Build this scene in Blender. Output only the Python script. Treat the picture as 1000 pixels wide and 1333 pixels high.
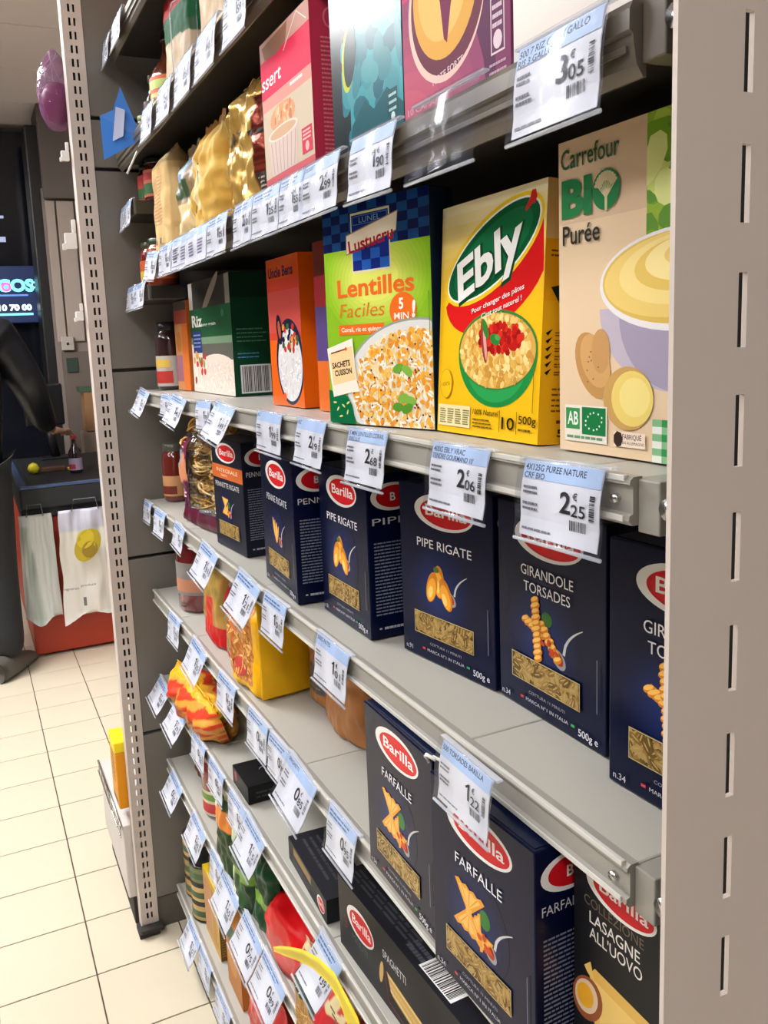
import bpy, bmesh, math, random
from mathutils import Vector, Matrix, noise
rnd = random.Random(11)
sc = bpy.context.scene
for o in list(bpy.data.objects): bpy.data.objects.remove(o)

# ---------------------------------------------------------------- camera
cam = bpy.data.objects.new('camera', bpy.data.cameras.new('camera'))
sc.collection.objects.link(cam)
yaw, pit, rol = .416351281, .150835996, -.0457525989
f_ = Vector((math.cos(pit)*math.sin(yaw), math.cos(pit)*math.cos(yaw), -math.sin(pit)))
r_ = Vector((math.cos(yaw), -math.sin(yaw), 0)); u_ = r_.cross(f_)
r2 = r_*math.cos(rol)+u_*math.sin(rol); u2 = u_*math.cos(rol)-r_*math.sin(rol)
cam.matrix_world = Matrix(((r2.x, u2.x, -f_.x, 0), (r2.y, u2.y, -f_.y, 0), (r2.z, u2.z, -f_.z, 1.31), (0, 0, 0, 1)))
cam.data.sensor_fit = 'HORIZONTAL'; cam.data.sensor_width = 36; cam.data.lens = 36*1087.543/1000
cam.data.shift_x = .05899; cam.data.shift_y = -.05672*1.0
cam.data.clip_start = .02
sc.camera = cam

# ---------------------------------------------------------------- world, view
w = bpy.data.worlds.new('world'); sc.world = w; w.use_nodes = True
w.node_tree.nodes['Background'].inputs[0].default_value = (.8, .85, 1, 1)
w.node_tree.nodes['Background'].inputs[1].default_value = .3
sc.view_settings.view_transform = 'Standard'; sc.view_settings.look = 'None'
sc.view_settings.gamma = 1; sc.view_settings.use_curve_mapping = False
sc.view_settings.exposure = -0.12
LAMP = 19.0          # emission of the ceiling light panels
CEIL = 2.7
# ceiling lights: (x, y, length x, length y, strength factor)
LAMPS = [(-.85, .3, .30, 1.2, .85), (-.75, 1.9, .30, 1.2, 1.1), (-.75, 3.0, .6, 1.1, 2.6), (-.75, 4.9, .3, 1.0, .35),
         (-2.2, .6, .3, 1.2, 1.), (-2.2, 2.6, .3, 1.2, 1.), (1.8, .6, .3, 1.2, .5), (1.8, 2.6, .3, 1.2, .5), (-.75, -1.4, .3, 1.2, 1.8)]

# ---------------------------------------------------------------- materials
def lin(c):
    if isinstance(c, str): c = tuple(int(c[i:i+2], 16) for i in (0, 2, 4))
    return tuple(((x/255/12.92) if x <= 10 else ((x/255+.055)/1.055)**2.4) for x in c[:3])
MATS = {}
def mat(name, col=(128, 128, 128), rough=.5, metal=0, bump=0, bscale=60, vary=.06, vscale=8, attr=False, coat=0, alpha=None, emit=0, spec=None, trans=0):
    if name in MATS: return MATS[name]
    m = bpy.data.materials.new(name); m.use_nodes = True; MATS[name] = m
    nt = m.node_tree; b = nt.nodes['Principled BSDF']; N = nt.nodes.new; L = nt.links.new
    b.inputs['Roughness'].default_value = rough; b.inputs['Metallic'].default_value = metal
    if coat: b.inputs['Coat Weight'].default_value = coat; b.inputs['Coat Roughness'].default_value = .12
    if spec is not None: b.inputs['Specular IOR Level'].default_value = spec
    if trans: b.inputs['Transmission Weight'].default_value = trans
    tc = N('ShaderNodeTexCoord'); nz = N('ShaderNodeTexNoise'); nz.inputs['Scale'].default_value = vscale; nz.inputs['Detail'].default_value = 4
    L(tc.outputs['Object'], nz.inputs['Vector'])
    mr = N('ShaderNodeMapRange'); mr.inputs[3].default_value = 1-vary; mr.inputs[4].default_value = 1+vary
    L(nz.outputs['Fac'], mr.inputs[0])
    mx = N('ShaderNodeVectorMath'); mx.operation = 'SCALE'
    if attr:
        a = N('ShaderNodeAttribute'); a.attribute_name = 'Col'; L(a.outputs['Color'], mx.inputs[0])
    else: mx.inputs[0].default_value = lin(col)
    L(mr.outputs[0], mx.inputs['Scale']); L(mx.outputs[0], b.inputs['Base Color'])
    if emit:
        L(mx.outputs[0], b.inputs['Emission Color']); b.inputs['Emission Strength'].default_value = emit
    if bump:
        n2 = N('ShaderNodeTexNoise'); n2.inputs['Scale'].default_value = bscale; n2.inputs['Detail'].default_value = 3
        L(tc.outputs['Object'], n2.inputs['Vector'])
        bp = N('ShaderNodeBump'); bp.inputs['Strength'].default_value = bump; bp.inputs['Distance'].default_value = .002
        L(n2.outputs['Fac'], bp.inputs['Height']); L(bp.outputs[0], b.inputs['Normal'])
    if alpha is not None: b.inputs['Alpha'].default_value = alpha
    return m
def clear(name, tint=(235, 240, 250), vis=.16, rough=.1, bump=0, bscale=30, body=.0):
    """thin clear plastic: mostly see-through, glossy at grazing angles"""
    if name in MATS: return MATS[name]
    m = bpy.data.materials.new(name); m.use_nodes = True; MATS[name] = m
    nt = m.node_tree; nt.nodes.clear(); N = nt.nodes.new; L = nt.links.new
    out = N('ShaderNodeOutputMaterial'); t = N('ShaderNodeBsdfTransparent'); p = N('ShaderNodeBsdfGlossy' if not body else 'ShaderNodeBsdfPrincipled')
    t.inputs[0].default_value = (.97, .98, 1, 1)
    p.inputs['Base Color' if body else 'Color'].default_value = (*lin(tint), 1); p.inputs['Roughness'].default_value = rough
    lw = N('ShaderNodeLayerWeight'); lw.inputs[0].default_value = .5; pw = N('ShaderNodeMath'); pw.operation = 'POWER'; pw.inputs[1].default_value = 2.5
    L(lw.outputs['Facing'], pw.inputs[0])
    mr = N('ShaderNodeMapRange'); mr.inputs[3].default_value = vis; mr.inputs[4].default_value = min(1, vis+(.22 if vis < .03 else .5))
    L(pw.outputs[0], mr.inputs[0])
    mix = N('ShaderNodeMixShader'); L(mr.outputs[0], mix.inputs[0]); L(t.outputs[0], mix.inputs[1]); L(p.outputs[0], mix.inputs[2])
    if bump:
        tc = N('ShaderNodeTexCoord'); n2 = N('ShaderNodeTexNoise'); n2.inputs['Scale'].default_value = bscale
        L(tc.outputs['Object'], n2.inputs['Vector']); bp = N('ShaderNodeBump'); bp.inputs['Strength'].default_value = bump; bp.inputs['Distance'].default_value = .004
        L(n2.outputs['Fac'], bp.inputs['Height']); L(bp.outputs[0], p.inputs['Normal'])
    L(mix.outputs[0], out.inputs[0])
    return m
CARD = mat('printed_card', attr=True, rough=.42, vary=.03, coat=0, spec=.18, bump=.05, bscale=25)
GLOSSCARD = mat('glossy_printed_card', attr=True, rough=.24, vary=.03, coat=0, spec=.15, bump=.05, bscale=14)
PAPER = mat('printed_paper', attr=True, rough=.55, vary=.02)
FILM = mat('printed_film', attr=True, rough=.38, vary=.08, vscale=30, bump=.3, bscale=45, coat=0, spec=.22)
MATTE = mat('matte_printed_film', attr=True, rough=.6, vary=.05, bump=.1, spec=.08)
FOIL = mat('gold_foil_film', attr=True, rough=.22, metal=.55, vary=.08, vscale=20, bump=.35, bscale=30)
HOLDER = clear('clear_tag_plastic', vis=.02, rough=.16)
WRAP = clear('clear_bag_film', tint=(225, 225, 235), vis=.07, rough=.12, bump=.9, bscale=60)
GLASS = clear('bottle_glass', tint=(200, 215, 210), vis=.15, rough=.05)
STEEL = mat('light_grey_shelf_paint', (178, 176, 168), rough=.42, vary=.04, vscale=5)
SEDGE = mat('grey_shelf_edge_paint', (150, 147, 140), rough=.4, vary=.05)
RAIL = mat('pale_plastic_rail', (205, 205, 200), rough=.25)
BACK = mat('dark_back_panel_paint', (20, 20, 20), rough=.6)
POST = mat('cream_grey_post_paint', (204, 193, 186), rough=.5, vary=.035, vscale=6, bump=.04, bscale=180)
PANEL = mat('grey_back_panel_paint', (116, 112, 106), rough=.45, vary=.05, vscale=4)
BOLT = mat('bright_steel', (200, 200, 200), rough=.25, metal=1)
BLACK = mat('black_plastic', (18, 18, 20), rough=.4)

# ---------------------------------------------------------------- object helpers
C = sc.collection
def mk(name, verts, faces, material, parent=None, cols=None, smooth=False):
    me = bpy.data.meshes.new(name); me.from_pydata([tuple(v) for v in verts], [], faces); me.update()
    me.materials.append(material)
    if cols is not None:
        at = me.color_attributes.new(name='Col', type='FLOAT_COLOR', domain='POINT')
        if isinstance(cols[0], (int, float)): cols = [cols]*len(verts)
        flat = []
        for c in cols: flat.extend((c[0], c[1], c[2], 1))
        at.data.foreach_set('color', flat)
    if smooth: me.polygons.foreach_set('use_smooth', [True]*len(me.polygons))
    o = bpy.data.objects.new(name, me); C.objects.link(o)
    if parent: o.parent = parent
    return o
def tag(o, label=None, cat=None, group=None, kind=None):
    if label: o['label'] = label
    if cat: o['category'] = cat
    if group: o['group'] = group
    if kind: o['kind'] = kind
    return o
def thing(name, loc, rz=0, label=None, cat=None, group=None, kind=None, ry=0):
    o = bpy.data.objects.new(name, None); C.objects.link(o); o.location = loc
    o.rotation_euler = (0, ry, rz); o.empty_display_size = .02
    return tag(o, label, cat, group, kind)
class MB:
    """collects shapes into one mesh"""
    def __init__(s): s.v = []; s.f = []; s.c = []
    def add(s, vs, fs, col=(.5, .5, .5)):
        n = len(s.v); s.v += [tuple(v) for v in vs]; s.f += [tuple(i+n for i in q) for q in fs]; s.c += [col]*len(vs); return s
    def box(s, x0, y0, z0, x1, y1, z1, col=(.5, .5, .5), b=0):
        if b:
            bm = bmesh.new(); bmesh.ops.create_cube(bm, size=1)
            for v in bm.verts: v.co = ((x0+x1)/2+v.co.x*(x1-x0), (y0+y1)/2+v.co.y*(y1-y0), (z0+z1)/2+v.co.z*(z1-z0))
            bmesh.ops.bevel(bm, geom=bm.edges[:], offset=b, segments=2, affect='EDGES', profile=.5)
            bm.verts.index_update()
            s.add([v.co.copy() for v in bm.verts], [[v.index for v in q.verts] for q in bm.faces], col); bm.free(); return s
        vs = [(x0, y0, z0), (x1, y0, z0), (x1, y1, z0), (x0, y1, z0), (x0, y0, z1), (x1, y0, z1), (x1, y1, z1), (x0, y1, z1)]
        return s.add(vs, [(0, 3, 2, 1), (4, 5, 6, 7), (0, 1, 5, 4), (1, 2, 6, 5), (2, 3, 7, 6), (3, 0, 4, 7)], col)
    def lathe(s, prof, n=20, c=(0, 0), col=(.5, .5, .5), arc=None, sq=1):
        vs = []; fs = []; a0, a1 = arc or (0, 2*math.pi); k = n if not arc else n+1
        for r, z in prof:
            for i in range(k):
                a = a0+(a1-a0)*i/n; vs.append((c[0]+r*math.cos(a), c[1]+r*math.sin(a)*sq, z))
        for j in range(len(prof)-1):
            for i in range(n):
                i2 = (i+1) % k; fs.append((j*k+i, j*k+i2, (j+1)*k+i2, (j+1)*k+i))
        return s.add(vs, fs, col)
    def tube(s, pts, r, n=6, col=(.5, .5, .5), r2=None, flat=1):
        pts = [Vector(p) for p in pts]; vs = []; fs = []
        for i, p in enumerate(pts):
            d = (pts[min(i+1, len(pts)-1)]-pts[max(i-1, 0)])
            d = d.normalized() if d.length > 1e-9 else Vector((0, 0, 1))
            a = d.cross(Vector((0, 0, 1)) if abs(d.z) < .9 else Vector((1, 0, 0))).normalized(); b = d.cross(a)
            rr = r if r2 is None else r+(r2-r)*i/(len(pts)-1)
            for k in range(n):
                t = 2*math.pi*k/n; vs.append(p+a*math.cos(t)*rr+b*math.sin(t)*rr*flat)
        for i in range(len(pts)-1):
            for k in range(n): fs.append((i*n+k, i*n+(k+1) % n, (i+1)*n+(k+1) % n, (i+1)*n+k))
        fs.append(tuple(range(n))[::-1]); fs.append(tuple(len(vs)-n+k for k in range(n)))
        return s.add(vs, fs, col)
    def build(s, name, m, parent=None, smooth=False): return mk(name, s.v, s.f, m, parent, s.c, smooth)

# ---------------------------------------------------------------- flat print
TXT = {}
def glyphs(t, bold):
    k = (t, bold)
    if k not in TXT:
        c = bpy.data.curves.new('lettering', 'FONT'); c.body = t; c.resolution_u = 3; c.offset = bold
        o = bpy.data.objects.new('lettering', c); m = o.to_mesh()
        vs = [(v.co.x, v.co.y) for v in m.vertices]; fs = [tuple(p.vertices) for p in m.polygons]
        o.to_mesh_clear(); bpy.data.objects.remove(o); bpy.data.curves.remove(c)
        TXT[k] = (vs, fs, min((v[0] for v in vs), default=0), max((v[0] for v in vs), default=1))
    return TXT[k]
class Face:
    """print on one face of a package; several named parts share one stack of thin layers"""
    STEP = .00002
    def __init__(s, fm): s.f = fm; s.parts = {}; s.l = 2; s.part('print')
    def part(s, n): s.cur = s.parts.setdefault(n, ([], [], [])); return s
    def raw(s, pts, faces, col, step=1):
        col = lin(col); V, F, K = s.cur; n = len(V)
        for p in pts: V.append(s.f(p[0], p[1], s.l*s.STEP)); K.append(col)
        F += [tuple(i+n for i in q) for q in faces]; s.l += step; return s
    def poly(s, pts, col, step=1): return s.raw(pts, [tuple(range(len(pts)))], col, step)
    def rect(s, u0, v0, u1, v1, col, du=1, dv=1, step=1):
        pts = [(u0+(u1-u0)*i/du, v0+(v1-v0)*j/dv) for j in range(dv+1) for i in range(du+1)]
        return s.raw(pts, [(j*(du+1)+i, j*(du+1)+i+1, (j+1)*(du+1)+i+1, (j+1)*(du+1)+i) for j in range(dv) for i in range(du)], col, step)
    def ell(s, cu, cv, ru, rv, col, n=28, rot=0, step=1, a0=0, a1=360, clip=None):
        pts = []
        for i in range(n if a1-a0 == 360 else n+1):
            a = math.radians(a0+(a1-a0)*i/n); x, y = ru*math.cos(a), rv*math.sin(a)
            c, t = math.cos(rot), math.sin(rot); p = (cu+x*c-y*t, cv+x*t+y*c)
            if clip: p = (min(max(p[0], clip[0]), clip[2]), min(max(p[1], clip[1]), clip[3]))
            pts.append(p)
        return s.poly(pts, col, step)
    def line(s, pts, w, col, w2=None, step=1):
        V = []; n = len(pts)
        for i, p in enumerate(pts):
            a = pts[max(i-1, 0)]; b = pts[min(i+1, n-1)]; d = (b[0]-a[0], b[1]-a[1]); L = math.hypot(*d) or 1
            ww = (w if w2 is None else w+(w2-w)*i/(n-1))/2; nx, ny = -d[1]/L*ww, d[0]/L*ww
            V += [(p[0]+nx, p[1]+ny), (p[0]-nx, p[1]-ny)]
        return s.raw(V, [(2*i, 2*i+1, 2*i+3, 2*i+2) for i in range(n-1)], col, step)
    def text(s, t, u, v, h, col, w=None, bold=0, al='c', shear=0, rot=0):
        vs, fs, x0, x1 = glyphs(t, bold); k = h/.72; kx = k if w is None else w/max(x1-x0, 1e-6)
        W = (x1-x0)*kx; ox = {'c': -W/2, 'l': 0, 'r': -W}[al]; c, sn = math.cos(rot), math.sin(rot); pts = []
        for x, y in vs:
            a = (x-x0)*kx+ox+y*k*shear; b = y*k; pts.append((u+a*c-b*sn, v+a*sn+b*c))
        return s.raw(pts, fs, col)
    def bars(s, u0, v0, u1, v1, n, col, fill=.5, seed=1, rag=.25):
        """rows of print too small to read"""
        r = random.Random(seed); dv = (v1-v0)/n
        for i in range(n):
            a = u0; v = v1-(i+.5)*dv; e = u1-(u1-u0)*rag*r.random()
            while a < e:
                b = min(e, a+(u1-u0)*r.uniform(.06, .2)); s.rect(a, v-dv*fill/2, b, v+dv*fill/2, col, step=0); a = b+(u1-u0)*.02
        s.l += 1; return s
    def barcode(s, u0, v0, u1, v1, col=(20, 20, 22), n=26, seed=3, bg=(240, 240, 240), vert=False):
        if bg: s.rect(u0-(u1-u0)*.06, v0-(v1-v0)*.06, u1+(u1-u0)*.06, v1+(v1-v0)*.06, bg)
        r = random.Random(seed); a = 0; ws = [r.choice((1, 1, 2, 3)) for _ in range(n*2)]; T = sum(ws)
        for i, q in enumerate(ws):
            if i % 2 == 0:
                if vert: s.rect(u0, v0+(v1-v0)*a/T, u1, v0+(v1-v0)*(a+q)/T, col, step=0)
                else: s.rect(u0+(u1-u0)*a/T, v0, u0+(u1-u0)*(a+q)/T, v1, col, step=0)
            a += q
        s.l += 1; return s
    def build(s, parent, m=None, labels={}):
        for n, (V, F, K) in s.parts.items():
            if V:
                o = mk(n, V, F, m or CARD, parent, K)
                if n in labels: o['label'] = labels[n]
# ---------------------------------------------------------------- package builders
def carton(name, label, cat, far, near, z, h, depth, col, front=None, side=None, group=None, m=None, ry=0, bev=.0012, top=None, other=None, tops=None):
    """upright box; far and near are its two front bottom corners (x, y); front faces the aisle (-x), side faces -y"""
    F, Nn = Vector(far), Vector(near); mid = (F+Nn)/2; wd = (F-Nn).length; rz = math.atan2(-(F.x-Nn.x), F.y-Nn.y)
    t = thing(name, (mid.x, mid.y, z), rz, label, cat, group, ry=ry); m = m or CARD
    MB().box(0, -wd/2, 0, depth, wd/2, h, lin(col), b=bev).build('carton', m, t)
    MB().box(.003, -wd/2+.003, h, depth-.002, wd/2-.003, h+.0006, lin(top or col), b=.0002).build('top_flap', m, t)
    if front:
        fc = Face(lambda u, v, e: (-e, wd/2-u, v)); front(fc, wd, h); fc.build(t, m)
    if side:
        fs = Face(lambda u, v, e: (u, -wd/2-e, v)); fs.parts.clear(); fs.part('side_print'); side(fs, depth, h); fs.build(t, m)
    if tops:
        ft = Face(lambda u, v, e: (v, wd/2-u, h+.0007+e)); ft.parts.clear(); ft.part('top_print'); tops(ft, wd, depth); ft.build(t, m)
    return t
RED = (205, 22, 32); NAVY = (8, 15, 46)
def oval(f, cu, cv, ru, rv, k=1, off=.0):
    f.part('logo'); f.ell(cu, cv, ru, rv, (235, 232, 230), 36); f.ell(cu+ru*.07, cv-rv*.02, ru*.86, rv*.80, (205, 24, 34), 36)
    f.ell(cu+ru*.1, cv-rv*.02, ru*.80, rv*.70, (214, 32, 40), 36)
def barilla_logo(f, cu, cv, ru, rv, t='Barilla'):
    oval(f, cu, cv, ru, rv); f.text(t, cu+ru*.09, cv-rv*.26, rv*.62, (245, 240, 238), w=ru*1.38, bold=.015)
def spoon(f, cu, cv, s, m=1):
    f.ell(cu, cv, s*.55, s*.38, (150, 150, 155), 16, rot=-.7*m); f.ell(cu-s*.04, cv+s*.04, s*.42, s*.28, (176, 60, 30), 14, rot=-.7*m)
    pts = [(cu+m*s*(.35+.12*i*(1+.04*i)), cv+s*(.3+1.5*(i/8)**.55)) for i in range(9)]
    f.line(pts, s*.17, (196, 196, 200), w2=s*.04)
def pasta_pic(f, kind, cu, cv, s):
    f.part('pasta_picture'); r = random.Random(5)
    for i in range(1, 12): f.ell(cu, cv-s*.1, s*(2.4-.18*i), s*(2.4-.18*i), mixc(NAVY, (16, 40, 104), i/11), 28, clip=(.002, 0, 99, 99))
    if kind != 'pipe': spoon(f, cu+s*1.05, cv-s*.75, s*.85)
    else: spoon(f, cu+s*.85, cv-s*.35, s*.7)
    if kind == 'torsade':
        f.ell(cu+s*.35, cv+s*.62, s*.32, s*.3, (52, 110, 40), 14)
        for (a, b, dx, dy, n) in ((cu-s*1.0, cv+s*.30, .22, -.08, 6), (cu+s*.0, cv+s*.35, .17, -.19, 7), (cu-s*.35, cv+s*1.25, .02, -.235, 11)):
            f.line([(a, b), (a+dx*s*(n-1), b+dy*s*(n-1))], s*.42, (226, 146, 46))
            for k in range(n):
                f.ell(a+dx*s*k, b+dy*s*k, s*(.32 if k % 2 else .27), s*.15, (214, 130, 34), 12, rot=.45); f.ell(a+dx*s*k-s*.03, b+dy*s*k+s*.04, s*(.28 if k % 2 else .23), s*.085, (250, 194, 92), 10, rot=.45)
        for k in range(5): f.ell(cu+s*(.1+r.random()*.9), cv-s*(.1+r.random()*.6), s*.16, s*.1, (196, 62, 26), 8, rot=r.random()*3)
    elif kind == 'pipe':
        for (a, b, ro) in ((.02, .30, .05), (-.52, -.05, -.30), (.50, -.20, .38)):
            f.ell(cu+a*s, cv+b*s, s*.38, s*.78, (206, 124, 26), 20, rot=ro); f.ell(cu+a*s-s*.03, cv+b*s-s*.12, s*.31, s*.60, (240, 166, 48), 18, rot=ro)
            f.ell(cu+a*s-s*.1, cv+b*s-s*.25, s*.16, s*.3, (255, 208, 110), 12, rot=ro)
        f.ell(cu-s*.15, cv+s*.85, s*.22, s*.14, (70, 110, 40), 10)
    elif kind == 'farfalle':
        f.ell(cu+s*.75, cv+s*.35, s*.34, s*.4, (48, 116, 48), 14)
        for (a, b, sc_, ro) in ((.45, -.35, .75, 1.1), (-.25, .12, 1.25, .25)):
            c, t = math.cos(ro+1.25), math.sin(ro+1.25)
            def bw(pts, col): f.poly([(cu+a*s+(x*c-y*t)*s*sc_, cv+b*s+(x*t+y*c)*s*sc_) for x, y in pts], col)
            for m_ in (-1, 1):
                zz_ = [(m_*(.74+.09*(k % 2)), .78-1.56*k/8) for k in range(9)]
                bw([(0, .13)]+zz_+[(0, -.13)], (232, 158, 54)); bw([(m_*.12, .10)]+[(x*.86, y*.72) for x, y in zz_]+[(m_*.12, -.06)], (250, 192, 98))
                for k in (-1, 0, 1): bw([(m_*.15, .02+.03*k), (m_*.68, .42*k+.03), (m_*.68, .42*k-.03), (m_*.15, -.01+.03*k)], (222, 148, 52))
            bw([(-.12, .16), (.12, .14), (.12, -.15), (-.12, -.14)], (246, 176, 78))
        for k in range(5): f.ell(cu+s*(.4+r.random()*.7), cv-s*(.2+r.random()*.7), s*.17, s*.12, (204, 76, 34), 8, rot=r.random()*3)
    elif kind == 'penne':
        for k in range(4): f.ell(cu+s*(-.5+.3*k), cv+s*(.2-.15*k), s*.2, s*.85, (228, 156, 60) if k % 2 else (246, 190, 96), 14, rot=.3-.25*k)
def window(f, u0, v0, u1, v1, seed=1, kind='torsade'):
    """cut-out showing the dry pasta: rim print plus little pasta pieces"""
    r = random.Random(seed); f.part('pasta_window'); f.rect(u0-.0008, v0-.0008, u1+.0008, v1+.0008, (196, 176, 120)); f.rect(u0, v0, u1, v1, (78, 60, 26))
    cols = [(150, 118, 62), (164, 132, 72), (130, 100, 50), (174, 144, 84), (104, 80, 38)]
    n = int((u1-u0)*(v1-v0)/(.0055**2)*3.2)
    for k in range(n):
        a, b = r.uniform(u0+.002, u1-.002), r.uniform(v0+.002, v1-.002); ro = r.uniform(0, 3.14)
        f.ell(a, b, .0064, .0025, r.choice(cols), 8, rot=ro, step=.06, clip=(u0, v0, u1, v1))
        f.ell(a-.0003, b+.0004, .0040, .0007, (184, 156, 96), 6, rot=ro, step=.06, clip=(u0, v0, u1, v1))  # pale streak is a highlight painted on each pasta piece
def barilla(lines, kind, seed, num='n.34', logo='Barilla'):
    def front(f, w, h):
        barilla_logo(f, w*.5, h*.862, w*.315, h*.098, logo)
        pasta_pic(f, kind, w*.44, h*(.42 if kind == 'torsade' else .44), {'farfalle': .0195, 'torsade': .0205, 'pipe': .0205}.get(kind, .016))
        f.part('title'); v = .118/.175*h
        for i, t in enumerate(lines):
            f.text(t, w*.5, v-(.0135*i if len(lines) > 1 else .004), .0088, (226, 224, 230), w=min(w*.72, len(t)*.0072))
        window(f, w*.16, h*.148, w*.79, h*.268, seed)
        f.part('fine_print'); f.text(num, w*.05, h*.03, .005, (196, 196, 206), al='l'); f.text('500g e', w*.95, h*.035, .006, (220, 220, 226), al='r', bold=.005)
        f.text('COTTURA 11 MINUTI', w*.5, h*.098, .0026, (150, 150, 165), w=w*.34)
        f.text('MARCA N°1 IN ITALIA', w*.5, h*.055, .003, (190, 190, 200), w=w*.40); f.rect(w*.245, h*.058, w*.275, h*.07, (210, 60, 60)); f.rect(w*.725, h*.058, w*.755, h*.07, (60, 160, 90))
        f.rect(w*.94, h*.18, w*.946, h*.42, (110, 112, 130))
    return front
def barilla_side(t):
    def side(f, w, h):
        barilla_logo(f, w*.72, h*.862, w*.5, h*.085, 'Barilla') if 0 else None
        f.part('side_print'); cu = w*.62
        # oval running over the edge of the narrow side
        f.ell(cu, h*.865, w*.52, h*.085, (235, 232, 230), 32, clip=(0.001, 0, w-.0005, h)); f.ell(cu+w*.05, h*.865, w*.44, h*.068, (205, 24, 34), 32, clip=(0.001, 0, w-.0005, h))
        f.text('B', w*.62, h*.84, h*.05, (245, 240, 238), bold=.02)
        f.text(t, w*.12, h*.70, .0075, (200, 200, 208), al='l', w=w*.8)
        f.bars(w*.14, h*.14, w*.95, h*.6, 22, (120, 124, 142), .42, 7); f.rect(w*.2, h*.058, w*.26, h*.068, (180, 180, 190)); f.bars(w*.32, h*.05, w*.9, h*.075, 1, (170, 170, 180), .6)
    return side

def bagmesh(w, h, d, colfn, nu=44, nv=64, seed=0, wr=.004, p=2.6, topv=.86, taper=0, crimp=.05, lean=0, fold=0):
    """soft pack: returns verts, faces, cols and the front-surface map (u, v in 0..1)"""
    off = Vector((seed*3.7, seed*1.3, seed*2.1))
    def thick(u, v):
        a = abs(2*u-1); e = max(0, 1-a**p)**(1/p)
        tv = 1 if v < topv-.25 else max(.0, 1-((v-(topv-.25))/(1-crimp-(topv-.25)))**1.5) if v < 1-crimp else 0
        b = min(1, (v/.06)**.5) if v < .06 else 1
        return d/2*(e*max(tv, .04)*(.82+.18*b))
    def S(u, v, side=1, e=0):
        t = thick(u, v); n = noise.noise(Vector((u*w*38, v*h*26, side*3))+off)*wr*1.1+noise.noise(Vector((u*w*95, v*h*60, side*5))+off)*wr*.55
        n *= min(1, min(u, 1-u)*14+.1)
        if v > 1-crimp: n *= .35
        ws = 1-taper*max(0, v-.5)*2
        y = (.5-u)*w*ws+noise.noise(Vector((v*9, seed, 0)))*wr*.6
        x = d/2-side*(t+n+e)+lean*v*v
        z = v*h+(noise.noise(Vector((u*6, seed, 4)))*wr*1.2 if v > .9 else 0)
        if fold: x -= fold*max(0, v-.8)**1.3; z -= abs(fold)*.5*max(0, v-.88)
        return (x, y, max(z, 0))
    V = []; K = []; Fc = []
    for side in (1, -1):
        for j in range(nv+1):
            for i in range(nu+1):
                u, v = i/nu, j/nv; V.append(S(u, v, side)); K.append(lin(colfn(u, v)) if side == 1 else lin(colfn(1-u if u > .5 else u, v)))
    A = (nu+1)*(nv+1)
    for s_ in (0, 1):
        for j in range(nv):
            for i in range(nu):
                q = (j*(nu+1)+i, j*(nu+1)+i+1, (j+1)*(nu+1)+i+1, (j+1)*(nu+1)+i)
                Fc.append(tuple(k+s_*A for k in (q if s_ else q[::-1])))
    for j in range(nv):
        for i in (0, nu):
            a, b = j*(nu+1)+i, (j+1)*(nu+1)+i; Fc.append((a, b, b+A, a+A))
    for i in range(nu):
        for j in (0, nv):
            a, b = j*(nu+1)+i, j*(nu+1)+i+1; Fc.append((a, b, b+A, a+A))
    return V, Fc, K, S
def bag(name, label, cat, far, near, z, h, d, colfn, m=None, front=None, group=None, seed=0, part='bag_film', ry=0, **kw):
    F, Nn = Vector(far), Vector(near); mid = (F+Nn)/2; wd = (F-Nn).length; rz = math.atan2(-(F.x-Nn.x), F.y-Nn.y)
    t = thing(name, (mid.x, mid.y, z), rz, label, cat, group, ry=ry)
    V, Fc, K, S = bagmesh(wd, h, d, colfn, seed=seed, **kw)
    mk(part, V, Fc, m or FILM, t, K, smooth=True)
    if front:
        fc = Face(lambda u, v, e: S(min(max(u/wd, 0), 1), min(max(v/h, 0), 1), 1, e*3+.0004)); front(fc, wd, h); fc.build(t, PAPER)
    return t
def mixc(a, b, t): t = min(1, max(0, t)); return tuple(a[i]+(b[i]-a[i])*t for i in range(3))
def nz(u, v, s, o=0): return noise.noise(Vector((u*s, v*s, o)))
def jar(name, label, cat, x, y, z, r, h, body, lid, lab=None, labz=(.15, .6), m=None, group=None, contents=None, shape='jar', labelprint=None):
    t = thing(name, (x, y, z), 0, label, cat, group)
    if shape == 'jar': prof = [(0, 0), (r*.9, 0), (r, h*.04), (r, h*.74), (r*.9, h*.82), (r*.78, h*.86), (r*.78, h*.9)]; lr = r*.84; lz = h*.87
    else: prof = [(0, 0), (r*.9, 0), (r, h*.03), (r, h*.5), (r*.9, h*.58), (r*.45, h*.72), (r*.34, h*.8), (r*.34, h*.92)]; lr = r*.4; lz = h*.9
    MB().lathe(prof, 24, col=lin(body)).build('glass_body', m or mat('sauce_in_glass', attr=True, rough=.08, coat=1, vary=.15, vscale=40), t, True)
    MB().lathe([(0, lz), (lr, lz), (lr*1.02, lz+.002), (lr*1.02, h-.001), (lr*.95, h), (0, h)], 24, col=lin(lid)).build('lid', mat('painted_lid', attr=True, rough=.3, coat=.3), t, True)
    if lab:
        b = MB(); z0, z1 = labz[0]*h, labz[1]*h
        b.lathe([(r*1.012, z0), (r*1.012, z1)], 24, col=lin(lab[0]))
        if len(lab) > 1: b.lathe([(r*1.018, z0+(z1-z0)*.1), (r*1.018, z0+(z1-z0)*.5)], 10, col=lin(lab[1]), arc=(math.pi*.85, math.pi*1.45))
        if len(lab) > 2: b.lathe([(r*1.018, z0+(z1-z0)*.62), (r*1.018, z0+(z1-z0)*.88)], 10, col=lin(lab[2]), arc=(math.pi*.95, math.pi*1.4))
        b.build('paper_label', PAPER, t, True)
    return t
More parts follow.
